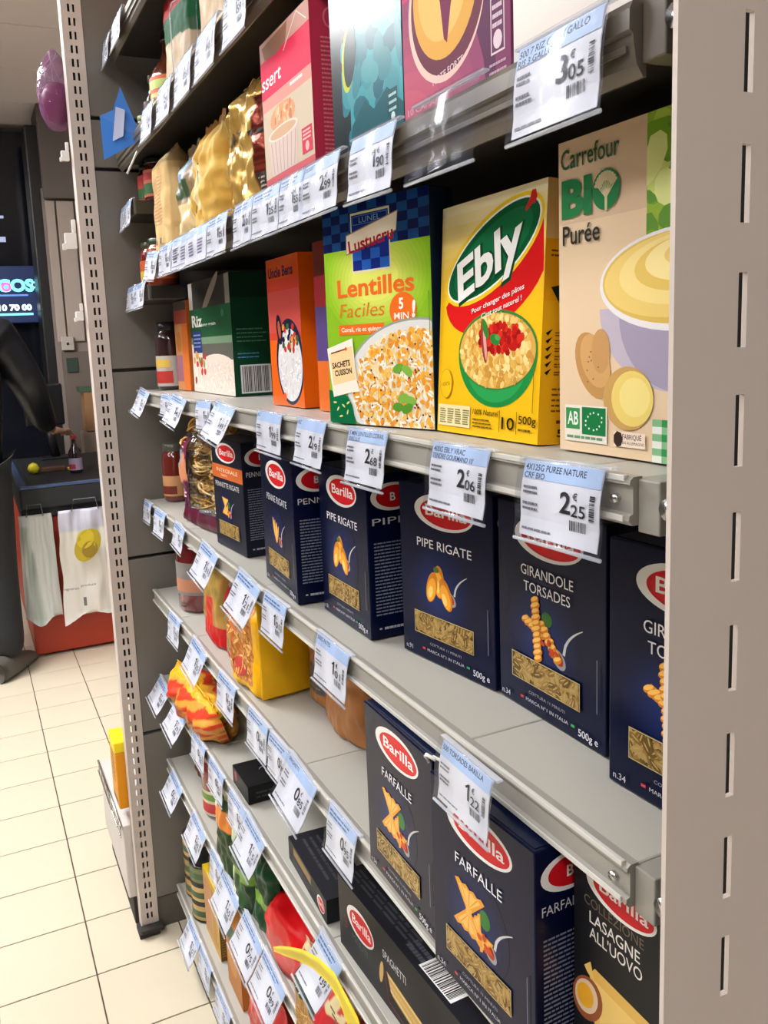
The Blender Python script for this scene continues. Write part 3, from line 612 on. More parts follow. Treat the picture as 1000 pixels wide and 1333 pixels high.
def lentils(f, w, h):
    f.part('background'); f.rect(0, 0, w, h, (138, 190, 40))
    for k in range(9): f.ell(w*.5, h*.66, w*(.5-.035*k), h*(.26-.02*k), mixc((146, 196, 44), (226, 232, 110), k/8), 30, step=.3, clip=(0, 0, w, h))
    f.part('blue_checks'); f.rect(0, h*.80, w, h, (16, 34, 90))
    n = 11
    for i in range(n):
        for j in range(5):
            if (i+j) % 2: f.rect(w*i/n, h*(.80+.04*j), w*(i+1)/n, h*(.84+.04*j), (24, 74, 136), step=.05)
            else: f.rect(w*i/n, h*(.80+.04*j), w*(i+1)/n, h*(.84+.04*j), (12, 26, 84), step=.05)
    f.part('badge'); f.rect(w*.29, h*.69, w*.66, h*.955, (226, 220, 180)); f.rect(w*.30, h*.70, w*.65, h*.945, (22, 44, 130))
    for i in range(4):
        for j in range(2):
            if (i+j) % 2: f.rect(w*(.30+.0875*i), h*(.70+.045*j), w*(.3875+.0875*i), h*(.745+.045*j), (40, 96, 190), step=.05)
    f.rect(w*.30, h*.895, w*.65, h*.945, (18, 40, 110)); f.rect(w*.31, h*.9, w*.64, h*.94, (60, 110, 190)); f.rect(w*.316, h*.904, w*.634, h*.936, (16, 36, 104)); f.text('LUNEL', w*.475, h*.908, .0052, (120, 160, 220), w=w*.2)
    f.poly([(w*.235, h*.775), (w*.72, h*.845), (w*.735, h*.93), (w*.24, h*.865)], (150, 120, 90)); f.poly([(w*.24, h*.78), (w*.715, h*.85), (w*.73, h*.925), (w*.245, h*.86)], (240, 226, 206))
    f.text('Lustucru', w*.48, h*.80, .0115, (170, 26, 40), w=w*.43, bold=.025, rot=.125); f.text('LUSTUCRU', w*.48, h*.795, .010, (176, 26, 40), w=w*.43, bold=.0, rot=.125) if 0 else None
    f.part('title'); f.text('Lentilles', w*.13, h*.59, .0165, (238, 110, 40), w=w*.73, al='l', bold=.025); f.text('Faciles', w*.14, h*.495, .0135, (226, 120, 40), w=w*.44, al='l', shear=.25, bold=-.004)
    f.rect(w*.13, h*.415, w*.58, h*.462, (240, 112, 36)); f.text('Corail, riz et quinoa', w*.355, h*.43, .0042, (255, 240, 220), w=w*.4, bold=.02)
    f.part('five_minute_dot'); f.ell(w*.755, h*.51, w*.12, h*.076, (238, 112, 36), 30); f.text('5', w*.74, h*.517, .0095, (255, 250, 240), bold=.03); f.text('MIN', w*.74, h*.472, .0062, (255, 250, 240), w=w*.13, bold=.01); f.text('!', w*.845, h*.48, .014, (255, 250, 240), bold=.04, shear=.1)
    f.part('lentil_bowl'); cx, cy = w*.86, h*.16
    CL = (w*.0, 0.0002, w, h*.48); f.ell(cx, cy, w*.68, h*.315, (150, 160, 150), 50, clip=CL); f.ell(cx, cy, w*.665, h*.305, (226, 226, 224), 50, clip=CL); f.ell(cx, cy, w*.60, h*.27, (240, 220, 170), 50, clip=CL)
    r = random.Random(21); n = 0
    while n < 900:
        a, b = r.uniform(w*.26, w), r.uniform(0.001, h*.43)
        if ((a-cx)/(w*.60))**2+((b-cy)/(h*.268))**2 > 1: continue
        n += 1; q = r.random()
        if q < .5: f.ell(a, b, .0031, .0023, r.choice([(246, 178, 60), (240, 160, 50), (252, 200, 96), (230, 150, 56)]), 7, rot=r.random()*3, step=.03, clip=CL)
        elif q < .9: f.ell(a, b, .0044, .0012, r.choice([(252, 244, 226), (244, 230, 204), (255, 250, 240)]), 6, rot=r.random()*3, step=.03, clip=CL)
        else: f.ell(a, b, .0012, .0011, (100, 40, 34), 6, step=.03, clip=CL)
    for a, b, ro in ((.70, .26, .3), (.78, .25, -.5), (.74, .13, .2), (.80, .12, -.2), (.69, .09, 0), (.77, .085, .4)): f.ell(w*a, h*b, .0075, .0042, r.choice([(110, 170, 60), (90, 156, 52), (130, 186, 76)]), 12, rot=ro)
    f.part('green_corner'); f.poly([(0, 0), (w*.27, 0), (w*.24, h*.09), (w*.2, h*.13), (0, h*.16)], (8, 110, 64))
    for a, b, ro in ((.09, .07, .9), (.15, .085, -.6), (.19, .055, 1.2), (.12, .035, .2), (.06, .1, 0), (.2, .1, .5)): f.ell(w*a, h*b, .0028, .001, (236, 226, 150), 8, rot=ro)
    f.part('sachet'); f.poly([(w*.0, h*.355), (w*.27, h*.40), (w*.30, h*.20), (w*.33, h*.155), (w*.2, h*.145), (w*.05, h*.125), (w*.03, h*.2)], (244, 238, 226)); f.poly([(w*.02, h*.33), (w*.265, h*.365), (w*.29, h*.21), (w*.055, h*.18)], (248, 214, 160))
    f.text('SACHETS', w*.145, h*.268, .0055, (50, 30, 40), w=w*.19, bold=.035, rot=.12); f.text('CUISSON', w*.165, h*.232, .0055, (50, 30, 40), w=w*.18, bold=.035, rot=.12); f.line([(w*.04, h*.332), (w*.2, h*.352)], .0014, (120, 50, 40)); f.ell(w*.2, h*.352, .0018, .0018, (220, 90, 40), 8)
    f.part('print'); f.rect(w*.985, h*.4, w*.99, h*.58, (80, 120, 60))
carton('lentil_box', 'green and blue checked lentils box with a bowl picture, left of the yellow wheat box', 'box', (.336, .772), (.3735, .6315), MZ, .207, .03, (20, 36, 60), lentils, None, m=GLOSSCARD)  # carton body coloured dark navy for the shade on its side
def purpbook(f, w, h):
    f.rect(0, 0, w, h*.3, (226, 110, 40)); f.rect(0, h*.3, w, h*.62, (90, 70, 130)); f.rect(0, h*.62, w, h*.8, (176, 50, 60)); f.rect(0, h*.8, w, h, (120, 50, 44)); f.bars(w*.3, h*.36, w*.9, h*.6, 5, (180, 170, 210), .5, 3)
carton('rice_box', 'narrow orange and purple box edge squeezed behind the lentils box', 'box', (.388, .925), (.392, .80), MZ, .195, .05, (206, 96, 44), purpbook, purpbook)
def benbox(f, w, h):
    f.part('background'); f.rect(0, 0, w, h, (236, 104, 30)); f.rect(0, h*.45, w, h*.86, (206, 70, 50)); f.rect(0, h*.86, w, h, (210, 84, 24)); f.rect(0, h*.5, w, h*.78, (206, 84, 78), step=1)
    f.part('title'); f.text('Uncle Bens', w*.45, h*.875, .013, (60, 34, 70), w=w*.78, bold=.03)
    f.part('rice_bowl'); f.ell(w*.62, h*.30, w*.42, h*.29, (36, 40, 66), 34, clip=(0, 0, w, h)); f.ell(w*.62, h*.28, w*.37, h*.245, (226, 224, 226), 34, clip=(0, 0, w, h))
    r = random.Random(3)
    for k in range(150):
        a, q = r.uniform(0, 6.3), math.sqrt(r.random()); f.ell(min(w*.98, w*.62+w*.33*q*math.cos(a)), h*.28+h*.22*q*math.sin(a), .0042, .0012, r.choice([(250, 250, 250), (200, 200, 210), (236, 230, 226)]), 6, rot=r.random()*3, step=.05)
    for k in range(26): f.ell(w*(.45+r.random()*.45), h*(.38+r.random()*.16), .005, .004, r.choice([(196, 52, 40), (230, 150, 70), (60, 96, 60), (30, 36, 60)]), 8, rot=r.random()*3, step=.1)
    f.ell(w*.34, h*.52, .010, .02, (30, 34, 50), 14, rot=.2); f.ell(w*.34, h*.52, .005, .012, (190, 90, 60), 12, rot=.2); f.ell(w*.42, h*.06, .006, .006, (240, 90, 40), 10)
def bensd(f, w, h):
    f.rect(0, 0, w, h, (244, 112, 20))
    for b in (.72, .46, .22): f.ell(w*.72, h*b, w*.14, h*.07, (120, 90, 60), 4, rot=0); f.rect(w*.58, h*(b-.06), w*.86, h*(b+.06), (134, 96, 60)); f.bars(w*.62, h*(b-.05), w*.82, h*(b+.05), 4, (200, 150, 60), .4, 2)
carton('rice_box', 'orange rice box with a dark bowl picture, right of the green rice box', 'box', (.384, 1.078), (.386, .968), MZ, .19, .055, (240, 108, 24), benbox, bensd, m=GLOSSCARD)
def riz(f, w, h):
    f.part('background'); f.rect(0, 0, w, h, (236, 226, 216)); f.rect(0, h*.76, w, h, (52, 52, 50)); f.rect(w*0, h*.76, w*.10, h, (196, 190, 186)); f.rect(w*.9, h*.76, w, h, (150, 148, 142)); f.ell(w*.55, h*.87, w*.26, h*.05, (150, 140, 130), 14, rot=.5)
    f.rect(0, h*.50, w, h*.76, (22, 88, 52)); f.rect(0, h*.44, w, h*.50, (120, 150, 120)); f.part('title'); f.text('Riz', w*.05, h*.60, .021, (240, 240, 236), w=w*.27, al='l', bold=.03); f.text('long grain', w*.3, h*.60, .0055, (220, 230, 220), w=w*.35, al='l', bold=.02); f.ell(w*.82, h*.69, .006, .006, (110, 170, 140), 10); f.ell(w*.82, h*.69, .003, .006, (22, 88, 52), 8)
    f.rect(w*.05, h*.36, w*.28, h*.56, (40, 60, 130)); f.bars(w*.07, h*.4, w*.26, h*.54, 4, (150, 170, 220), .4)
    f.part('rice_picture'); f.rect(w*.28, h*.30, w, h*.44, (96, 96, 88)); f.ell(w*.62, h*.17, w*.5, h*.18, (232, 214, 200), 26, clip=(0, 0, w, h)); f.rect(0, 0, w, h*.04, (226, 210, 200)); r = random.Random(8)
    for k in range(160): f.ell(r.uniform(w*.2, w*.98), r.uniform(h*.03, h*.28), .005, .0012, r.choice([(250, 240, 230), (214, 196, 180)]), 6, rot=r.random()*3, step=.04)
    for k in range(14): f.ell(w*(.05+r.random()*.3), h*(.1+r.random()*.25), .008, .006, r.choice([(206, 52, 44), (120, 160, 70), (236, 170, 80), (214, 60, 50)]), 9, rot=r.random()*3, step=.2)
def rizs(f, w, h):
    f.rect(0, 0, w, h, (16, 70, 44)); f.rect(0, h*.8, w, h, (14, 52, 36)); f.bars(w*.1, h*.43, w*.8, h*.56, 4, (90, 150, 120), .3, 5); f.bars(w*.1, h*.3, w*.7, h*.36, 2, (90, 150, 200), .3, 6); f.barcode(w*.18, h*.03, w*.8, h*.24)
carton('rice_box', 'dark green and white rice box with a barcode on its side', 'box', (.400, 1.560), (.401, 1.305), MZ, .197, .075, (22, 84, 50), riz, rizs)
def thinb(f, w, h):
    f.rect(0, 0, w*.55, h, (214, 150, 96)); f.rect(w*.55, 0, w, h, (226, 120, 50)); f.rect(0, h*.75, w, h*.9, (176, 80, 66)); f.rect(0, h*.1, w*.5, h*.4, (170, 110, 130)); f.rect(0, h*.9, w, h, (90, 80, 76)); f.ell(w*.3, h*.55, w*.2, h*.12, (206, 130, 60), 10)
carton('rice_box', 'slim orange and pink box beside the far end of the green rice box', 'box', (.392, 1.655), (.396, 1.573), MZ, .170, .05, (224, 120, 52), thinb)
jar('vinegar_bottle', 'small dark bottle with white and yellow label at the far end of the pale shelf', 'bottle', .392, 1.705, MZ, .030, .135, (52, 26, 30), (24, 24, 30), [(200, 196, 190), (210, 60, 50), (236, 200, 90)], (.05, .5))
carton('spice_box', 'dark navy box with an orange top standing behind the small bottle', 'box', (.43, 1.74), (.43, 1.67), MZ, .15, .05, (28, 32, 60), lambda f, w, h: (f.rect(0, h*.72, w, h*.92, (206, 88, 40)), f.rect(w*.6, 0, w, h*.7, (60, 66, 90))))
# ================================================================ SHELF K
KZ = LEV['K']+.0015
def lasagne(f, w, h):
    w0 = w; w = .101; f.part('background'); f.rect(0, 0, w0, h, (17, 18, 24)); barilla_logo(f, w*.42, h*.93, w*.30, h*.085)
    f.part('title'); f.text('COLLEZIONE', w*.36, h*.805, .0070, (110, 96, 80), w=w*.52); f.text('LASAGNE', w*.37, h*.735, .0085, (232, 228, 222), w=w*.44, bold=.004); f.text("ALL'UOVO", w*.38, h*.668, .0085, (232, 228, 222), w=w*.46, bold=.004)
    f.part('lasagne_sheet'); f.poly([(w*.15, h*.50), (w*.2, h*.545), (w*.6, h*.53), (w0, h*.50), (w0, 0), (w*.28, 0), (w*.22, h*.2)], (228, 184, 92)); f.poly([(w*.2, h*.49), (w0*.98, h*.44), (w0*.98, h*.05), (w*.33, h*.05)], (240, 204, 116))
    f.poly([(w*.10, h*.52), (w*.16, h*.56), (w*.2, h*.48), (w*.13, h*.50)], (236, 196, 108)); f.ell(w*.13, h*.38, w*.13, h*.11, (150, 82, 46), 24, rot=-.5); f.ell(w*.12, h*.385, w*.10, h*.085, (226, 200, 170), 22, rot=-.5); f.ell(w*.11, h*.385, w*.075, h*.06, (240, 176, 44), 20, rot=-.5)
carton('lasagne_box', 'black lasagne box with a golden pasta sheet and half an egg, below the shelf end', 'box', (.342, .412), (.345, .25), KZ, .165, .05, (17, 18, 24), lasagne, None, 'tall pasta boxes on the yellow bag shelf')
pasta_box('dark blue farfalle box with its blue side showing, under the 1€22 price tag', (.308, .545), (.314, .418), KZ, ['FARFALLE'], 'farfalle', 11, h=.167, side='FARFALLE')
pasta_box('dark blue farfalle box with a torn white corner, left of the other farfalle box', (.320, .690), (.318, .558), KZ, ['FARFALLE'], 'farfalle', 12, h=.167)
o = MB(); o.tube([(.318, .562, KZ+.163), (.316, .565, KZ+.168), (.314, .560, KZ+.172), (.318, .552, KZ+.170)], .0016, 6, lin((236, 236, 232))); o.tube([(.318, .556, KZ+.171), (.322, .545, KZ+.170)], .0013, 6, lin((226, 226, 222)))
tag(o.build('paper_scrap', PAPER, None, True), 'scrap of torn white card at the top corner of the left farfalle box', 'paper')
def brown(u, v): 
    n = nz(u, v, 5, 3); c = mixc((190, 130, 76), (164, 106, 60), .5+n)
    if v > .55 and u > .55: c = mixc(c, (120, 110, 100), .6)
    return c
bag('brown_bag', 'tan paper pasta bag with a small round mark, left of the farfalle boxes', 'bag', (.402, 1.012), (.398, .880), KZ, .165, .07, brown, front=lambda f, w, h: (f.part('print'), f.ell(w*.5, h*.42, .006, .007, (90, 60, 40)), f.ell(w*.5, h*.42, .0045, .0055, (190, 130, 80)), f.bars(w*.2, h*.6, w*.8, h*.75, 4, (110, 76, 50), .4)), seed=5, wr=.005, group='tan pasta bags')
bag('brown_bag', 'tan pasta bag with a blue grey label, touching the yellow bag side', 'bag', (.412, 1.092), (.408, 1.018), KZ, .16, .07, lambda u, v: (96, 96, 96) if .12 < v < .36 and .15 < u < .9 else brown(u, v), seed=6, wr=.004, front=lambda f, w, h: (f.part('print'), f.bars(w*.2, h*.15, w*.85, h*.34, 5, (150, 130, 100), .4), f.ell(w*.5, h*.6, w*.3, h*.12, (150, 96, 50)), f.ell(w*.5, h*.6, w*.24, h*.10, (200, 140, 84))), group='tan pasta bags')
# yellow bag: block bag with a clear pasta window on the front and a plain yellow side
t = thing('yellow_bag', (.337, 1.15, KZ), .12, 'bright yellow pasta bag with a clear window, in the middle of its shelf', 'bag')
V, Fc, K, S = bagmesh(.115, .16, .10, lambda u, v: (226, 150, 70), seed=8, wr=.003, p=5, topv=.95, crimp=.04)
def yc(u, v):
    if u < .82 and .1 < v < .82: return (214, 150, 70) if nz(u, v, 30, 1) > 0 else (190, 110, 44)
    return (238, 182, 16)
V, Fc, K, S = bagmesh(.115, .16, .105, yc, seed=8, wr=.0045, p=7, topv=.97, crimp=.04)
K = [lin((240, 184, 14)) if (v[1] < -.052 or k_ > 45*65) else c for k_, (v, c) in enumerate(zip(V, K))]
mk('bag_film', V, Fc, FILM, t, K, True)
ft = Face(lambda u, v, e: S(min(max(u/.115, 0), 1), min(max(v/.16, 0), 1), 1, e+.0006)); ft.part('pasta_window'); r = random.Random(6)
for k in range(130): ft.ell(r.uniform(.008, .09), r.uniform(.02, .125), .007, .0022, r.choice([(232, 176, 90), (206, 130, 56), (190, 100, 44), (240, 196, 120)]), 8, rot=r.random()*3, step=.1)
ft.ell(.05, .035, .03, .014, (190, 40, 36), 20, rot=.25); ft.ell(.05, .10, .035, .012, (214, 110, 50), 20, rot=.2); ft.text('Pasta', .05, .031, .008, (250, 230, 220), w=.035, rot=.25) if 0 else None
ft.build(t, PAPER)
gs = MB(); gs.box(.0, -.064, .004, .098, -.0585, .148, lin((238, 182, 16)), b=.0025); gs.build('gusset_panel', FILM, t, True)
gs = MB(); gs.box(.085, -.070, .004, .12, -.057, .15, lin((120, 26, 20)), b=.003); tag(gs.build('gusset_edge', FILM, t, True), 'dark red rear edge')
def redb(u, v):
    if .1 < v < .5 and u < .7: return (150, 130, 90)
    return (176, 30, 36) if v < .75 or u > .5 else (214, 190, 190)
bag('pasta_bag', 'shiny red and clear pasta bag just left of the yellow bag', 'bag', (.350, 1.300), (.352, 1.228), KZ, .165, .07, redb, seed=9, wr=.006)
def figb(u, v):
    if v < .22: return (200, 28, 30)
    if .22 < v < .52 and .35 < u < .75: return (206, 60, 40)
    if .3 < v < .45 and u < .25: return (50, 60, 66)
    return mixc((196, 150, 80), (150, 130, 60), .5+nz(u, v, 6, 2))
bag('pasta_bag', 'yellow and red pasta bag with a red base beside the dark sauce jar', 'bag', (.350, 1.440), (.346, 1.315), KZ, .165, .06, figb, seed=10, wr=.005)
jar('sauce_jar', 'dark red sauce jar with grey label at the far end of the yellow bag shelf', 'jar', .395, 1.585, KZ, .050, .160, (112, 24, 26), (120, 30, 36), [(132, 130, 128), (190, 130, 100)], (.22, .62))
# ================================================================ SHELF J
JZ = LEV['J']+.0015
def spag(f, w, h):
    f.part('background'); f.rect(0, 0, w, h, (28, 28, 32)); barilla_logo(f, w*.19, h*.62, w*.115, h*.20)
    f.part('title'); f.text('3', w*.06, h*.34, .016, (120, 34, 34), bold=-.01); f.text('MINUTI', w*.18, h*.30, .009, (78, 84, 92), w=w*.13); f.text('SPAGHETTI', w*.46, h*.62, .0095, (210, 212, 216), w=w*.17)
    f.part('pasta_picture'); f.poly([(w*.40, h*.48), (w*.72, h*.38), (w*.72, h*.10), (w*.44, h*.24)], (196, 160, 90))
    r = random.Random(4)
    for k in range(26): a = r.random(); f.line([(w*.41+w*.02*a, h*(.46-.2*a)), (w*.72, h*(.37-.26*a))], .0011, r.choice([(226, 192, 120), (206, 170, 96), (240, 210, 140)]), step=.1)
    f.ell(w*.36, h*.38, w*.015, h*.16, (206, 170, 100), 14, rot=-.2); f.line([(w*.385, h*.45), (w*.41, h*.1), (w*.6, h*-.0+h*.05)], .0012, (150, 44, 50))
    f.ell(w*.84, h*.22, w*.045, h*.16, (214, 90, 50), 16); f.ell(w*.84, h*.28, w*.03, h*.1, (240, 190, 110), 12); f.ell(w*.86, h*.40, w*.012, h*.05, (60, 140, 60), 8)
def spagtop(f, w, d):
    f.rect(0, 0, w, d, (30, 31, 38)); f.bars(w*.03, d*.3, w*.55, d*.8, 3, (66, 68, 76), .5, 3); f.bars(w*.5, d*.2, w*.66, d*.7, 2, (80, 82, 92), .6, 4); f.barcode(w*.62, d*.18, w*.8, d*.80)
carton('spaghetti_box', 'long black spaghetti box lying on its edge under the farfalle boxes', 'box', (.341, .828), (.352, .548), JZ, .089, .035, (28, 28, 32), spag, None, 'black spaghetti boxes', tops=spagtop)
def blk(f, w, h):
    f.rect(0, 0, w, h, (30, 30, 34)); barilla_logo(f, w*.86, h*.45, w*.09, h*.32); f.rect(w*.15, h*.55, w*.62, h*.9, (150, 122, 76)); f.bars(w*.1, h*.1, w*.6, h*.4, 3, (90, 90, 98), .4)
carton('spaghetti_box', 'long black pasta box lying flat behind the 0 euro price tag', 'box', (.345, 1.01), (.338, .862), JZ, .032, .06, (30, 30, 34), blk, None, 'black spaghetti boxes', tops=lambda f, w, d: (f.rect(0, 0, w, d, (36, 36, 42)), f.bars(w*.1, d*.2, w*.8, d*.7, 3, (64, 64, 70), .4)))
def sm(f, w, h):
    f.rect(0, 0, w, h, (22, 22, 24)); f.bars(w*.1, h*.15, w*.85, h*.8, 5, (70, 70, 74), .4); f.ell(w*.2, h*.6, w*.08, h*.3, (170, 60, 70), 12)
carton('small_black_box', 'small black flat box with a white ring lying left of the long black pasta box', 'box', (.337, 1.245), (.337, 1.165), JZ, .029, .13, (22, 22, 24), sm, lambda f, w, h: f.bars(w*.1, h*.2, w*.9, h*.7, 2, (60, 60, 64), .4), tops=lambda f, w, d: (f.rect(0, 0, w, d, (24, 24, 26)), f.ell(w*.45, d*.5, w*.16, d*.24, (220, 220, 220)), f.ell(w*.47, d*.45, w*.15, d*.19, (24, 24, 26))))
def orangeb(u, v):
    if v > .86: return (236, 176, 40)
    if u < .18 and v > .55: return (246, 180, 40)
    if v > .5: return (214, 60, 34) if nz(u, v, 5, 9) < .05 else (222, 150, 56)
    return (176, 70, 40) if nz(u, v, 8, 5) < 0 else (206, 140, 60)
bag('crumpled_bag', 'crumpled red and orange pasta bag flopping over the front of its shelf', 'bag', (.322, 1.66), (.326, 1.36), JZ, .062, .085, orangeb, seed=12, wr=.012, topv=.85, taper=.1, ry=-.30, m=FILM)
bag('pasta_bag', 'reddish clear bag standing under the crumpled orange bag', 'bag', (.372, 1.69), (.372, 1.58), LEV['I']+.0015, .15, .05, lambda u, v: (150, 60, 50) if v > .4 else (110, 70, 50), seed=13, wr=.008)
# ================================================================ SHELF I
IZ = LEV['I']+.0015
jar('sauce_jar', 'red sauce jar with a cream and green label on the low shelf', 'jar', .385, 1.50, IZ, .041, .125, (120, 28, 26), (176, 30, 40), [(214, 206, 176), (196, 60, 60), (110, 150, 70)], (.05, .45))
def grn(base):
    def c(u, v):
        if .3 < v < .42: return (120, 160, 60)
        if v > .85: return (60, 80, 60)
        return mixc(base, (30, 56, 36), .5+nz(u, v, 5, 4)*1.2)
    return c
bag('pasta_bag', 'green and white pasta bag with an orange patch, right of the low shelf jar', 'bag', (.325, 1.355), (.325, 1.270), IZ, .168, .05, lambda u, v: (226, 220, 190) if u < .3 or v > .8 else ((214, 130, 60) if .5 < v < .7 else (40, 66, 36)), seed=14, wr=.006)
bag('pasta_bag', 'pale green striped pasta bag leaning beside the price 1 tag', 'bag', (.326, 1.262), (.325, 1.172), IZ, .168, .05, lambda u, v: (206, 214, 180) if abs(u-.25) < .12 else grn((60, 100, 60))(u, v), seed=15, wr=.008)
bag('pasta_bag', 'dark green glossy pasta bag left of the red brick pack', 'bag', (.334, 1.168), (.333, 1.098), IZ, .15, .05, grn((24, 78, 48)), seed=16, wr=.010)
bag('pasta_bag', 'dark green pasta bag lying in shadow behind the red brick pack', 'bag', (.45, 1.12), (.45, 1.0), IZ, .12, .06, grn((20, 50, 36)), seed=17, wr=.010)
t = thing('brick_pack', (.333, 1.035, .3505), .1, 'bright red vacuum brick pack with glossy creases, behind the clear spaghetti bag', 'pack')
t.location.z = IZ
bm = bmesh.new(); bmesh.ops.create_cube(bm, size=1); bmesh.ops.subdivide_edges(bm, edges=bm.edges[:], cuts=9, use_grid_fill=True)
for v in bm.verts:
    c = v.co.copy(); v.co = Vector((c.x*.085+.045, c.y*.115, c.z*.085+.0445))
    n = noise.noise(v.co*45)*.006+noise.noise(v.co*110)*.0025; v.co += Vector((c.x, c.y, c.z if c.z > 0 else 0)).normalized()*n
    m_ = max(0, abs(c.x)+abs(c.y)+abs(c.z)-1.15); v.co -= Vector((c.x*.02, c.y*.02, c.z*.02))*m_*2
bm.verts.index_update(); me_v = [v.co.copy() for v in bm.verts]; me_f = [[v.index for v in p.verts] for p in bm.faces]; bm.free()
mk('red_wrap', me_v, me_f, FILM, t, [lin((214, 16, 24)) if v.z > .045 else lin((206, 84, 80)) for v in me_v], True)
def spb(u, v):
    if v > .80: return (190, 60, 50) if nz(u, v, 9, 1) > 0 else (210, 196, 150)
    if .62 < v <= .80: return (24, 62, 42) if .18 < u < .62 else (186, 40, 44)
    if v < .12: return (206, 150, 120)
    return mixc((186, 140, 66), (158, 112, 48), .5+nz(u*6, v, 9, 2))
def spf(f, w, h):
    f.part('pasta_strands'); r = random.Random(3)
    for k in range(150):
        a, b, L_, ro = r.uniform(.08, .92)*w, r.uniform(.06, .5)*h, r.uniform(.01, .035), r.choice((.1, -.1, .25, 1.5, 1.3))+r.uniform(-.2, .2)
        f.line([(a+L_*q*math.cos(ro+q*.6), max(.004, min(h*.6, b+L_*q*math.sin(ro+q*.6)))) for q in (-.5, -.2, .1, .4)], .0009, r.choice([(214, 172, 96), (196, 150, 74), (228, 190, 120)]), step=.05)
    f.part('emblem'); f.rect(w*.2, h*.64, w*.6, h*.78, (20, 56, 40), 6, 4)
    for k in range(4): f.line([(w*(.27+.08*k), h*.65), (w*(.25+.08*k), h*.77)], .0035, (196, 214, 206))
bag('spaghetti_bag', 'clear bag of fine spaghetti with a dark green emblem, behind the yellow ticket', 'bag', (.316, .978), (.316, .815), IZ, .098, .07, spb, seed=18, wr=.005, front=spf, part='bag_film')
tag(MB().box(.300, .76, IZ+.001, .345, .812, IZ+.04, lin((226, 24, 24)), b=.006).build('red_pack', FILM, None, True), 'bright red pack corner at the foot of the clear spaghetti bag', 'pack')
# ================================================================ SHELF H
HZ = LEV['H']+.0015
def can(label, x, y, z, r, h, body, lidc=(150, 148, 140)):
    t = thing('food_can', (x, y, z), 0, label, 'can', 'food cans in two stacks on the lowest shelf')
    MB().lathe([(0, 0), (r, 0), (r*1.02, .002), (r, .004), (r, h-.004), (r*1.02, h-.002), (r*1.0, h), (r*.94, h-.0015), (0, h-.002)], 26, col=lin(lidc)).build('tin', mat('tin_metal', attr=True, rough=.35, metal=.8), t, True)
    MB().lathe([(r*1.006, .005), (r*1.006, h-.005)], 26, col=lin(body)).lathe([(r*1.012, h*.3), (r*1.012, h*.62)], 10, col=lin((70, 96, 60)), arc=(math.pi*.9, math.pi*1.5)).build('paper_label', mat('can_label', attr=True, rough=.4, vary=.25, vscale=60), t, True)
for k, c_ in enumerate([(190, 150, 84), (170, 140, 90), (196, 160, 96)]):
    can(['bottom can of the far left stack, mostly hidden', 'middle can of the far left stack', 'top can of the far left stack, brown label'][k], .378, 1.715, HZ+.047*k, .038, .046, c_, (90, 86, 80))
for k, c_ in enumerate([(200, 170, 110), (206, 176, 116), (110, 120, 80)]):
    can(['bottom can of the front stack beside the yellow box', 'cream can in the middle of the front stack', 'top can of the front stack with a green label and dark lid'][k], .372, 1.632, HZ+.043*k, .038, .042, c_, (70, 68, 64))
def yb(f, w, h): f.rect(0, 0, w, h, (206, 160, 70)); f.rect(0, h*.1, w*.5, h*.9, (190, 140, 100)); f.bars(w*.55, h*.1, w*.9, h*.9, 20, (150, 110, 60), .5)
carton('yellow_box', 'yellow box with a small blue mark on its top, beside the cans', 'box', (.350, 1.585), (.350, 1.475), HZ, .145, .055, (214, 176, 40), yb, lambda f, w, h: (f.rect(0, 0, w, h, (110, 84, 36)), f.bars(w*.05, h*.05, w*.95, h*.95, 24, (150, 120, 60), .4)), tops=lambda f, w, d: (f.rect(0, 0, w, d, (236, 200, 40)), f.ell(w*.3, d*.5, w*.12, d*.2, (40, 110, 130)), f.ell(w*.7, d*.55, w*.18, d*.3, (150, 60, 30))))
def gob(f, w, h): f.rect(0, 0, w, h, (184, 116, 50)); f.rect(0, h*.7, w, h, (30, 84, 52)); f.ell(w*.4, h*.4, w*.3, h*.15, (200, 140, 70))
carton('couscous_box', 'orange brown box with a dark green top on the lowest shelf', 'box', (.350, 1.425), (.350, 1.335), HZ, .145, .06, (180, 112, 48), gob, lambda f, w, h: (f.rect(0, 0, w, h*.62, (190, 118, 48)), f.rect(0, h*.62, w, h, (26, 80, 50))))
bag('red_bag', 'pinkish red see-through bag at the bottom edge of the picture', 'bag', (.340, 1.285), (.336, 1.13), HZ, .15, .06, lambda u, v: (200, 60, 60) if v > .75 or u < .12 else mixc((214, 120, 100), (170, 40, 44), .5+nz(u, v, 6, 3)), seed=20, wr=.007)
bag('red_bag', 'dark red bag beside the pinkish see-through bag on the lowest shelf', 'bag', (.36, 1.12), (.36, .98), HZ, .16, .07, lambda u, v: (150, 24, 30), seed=21, wr=.007)
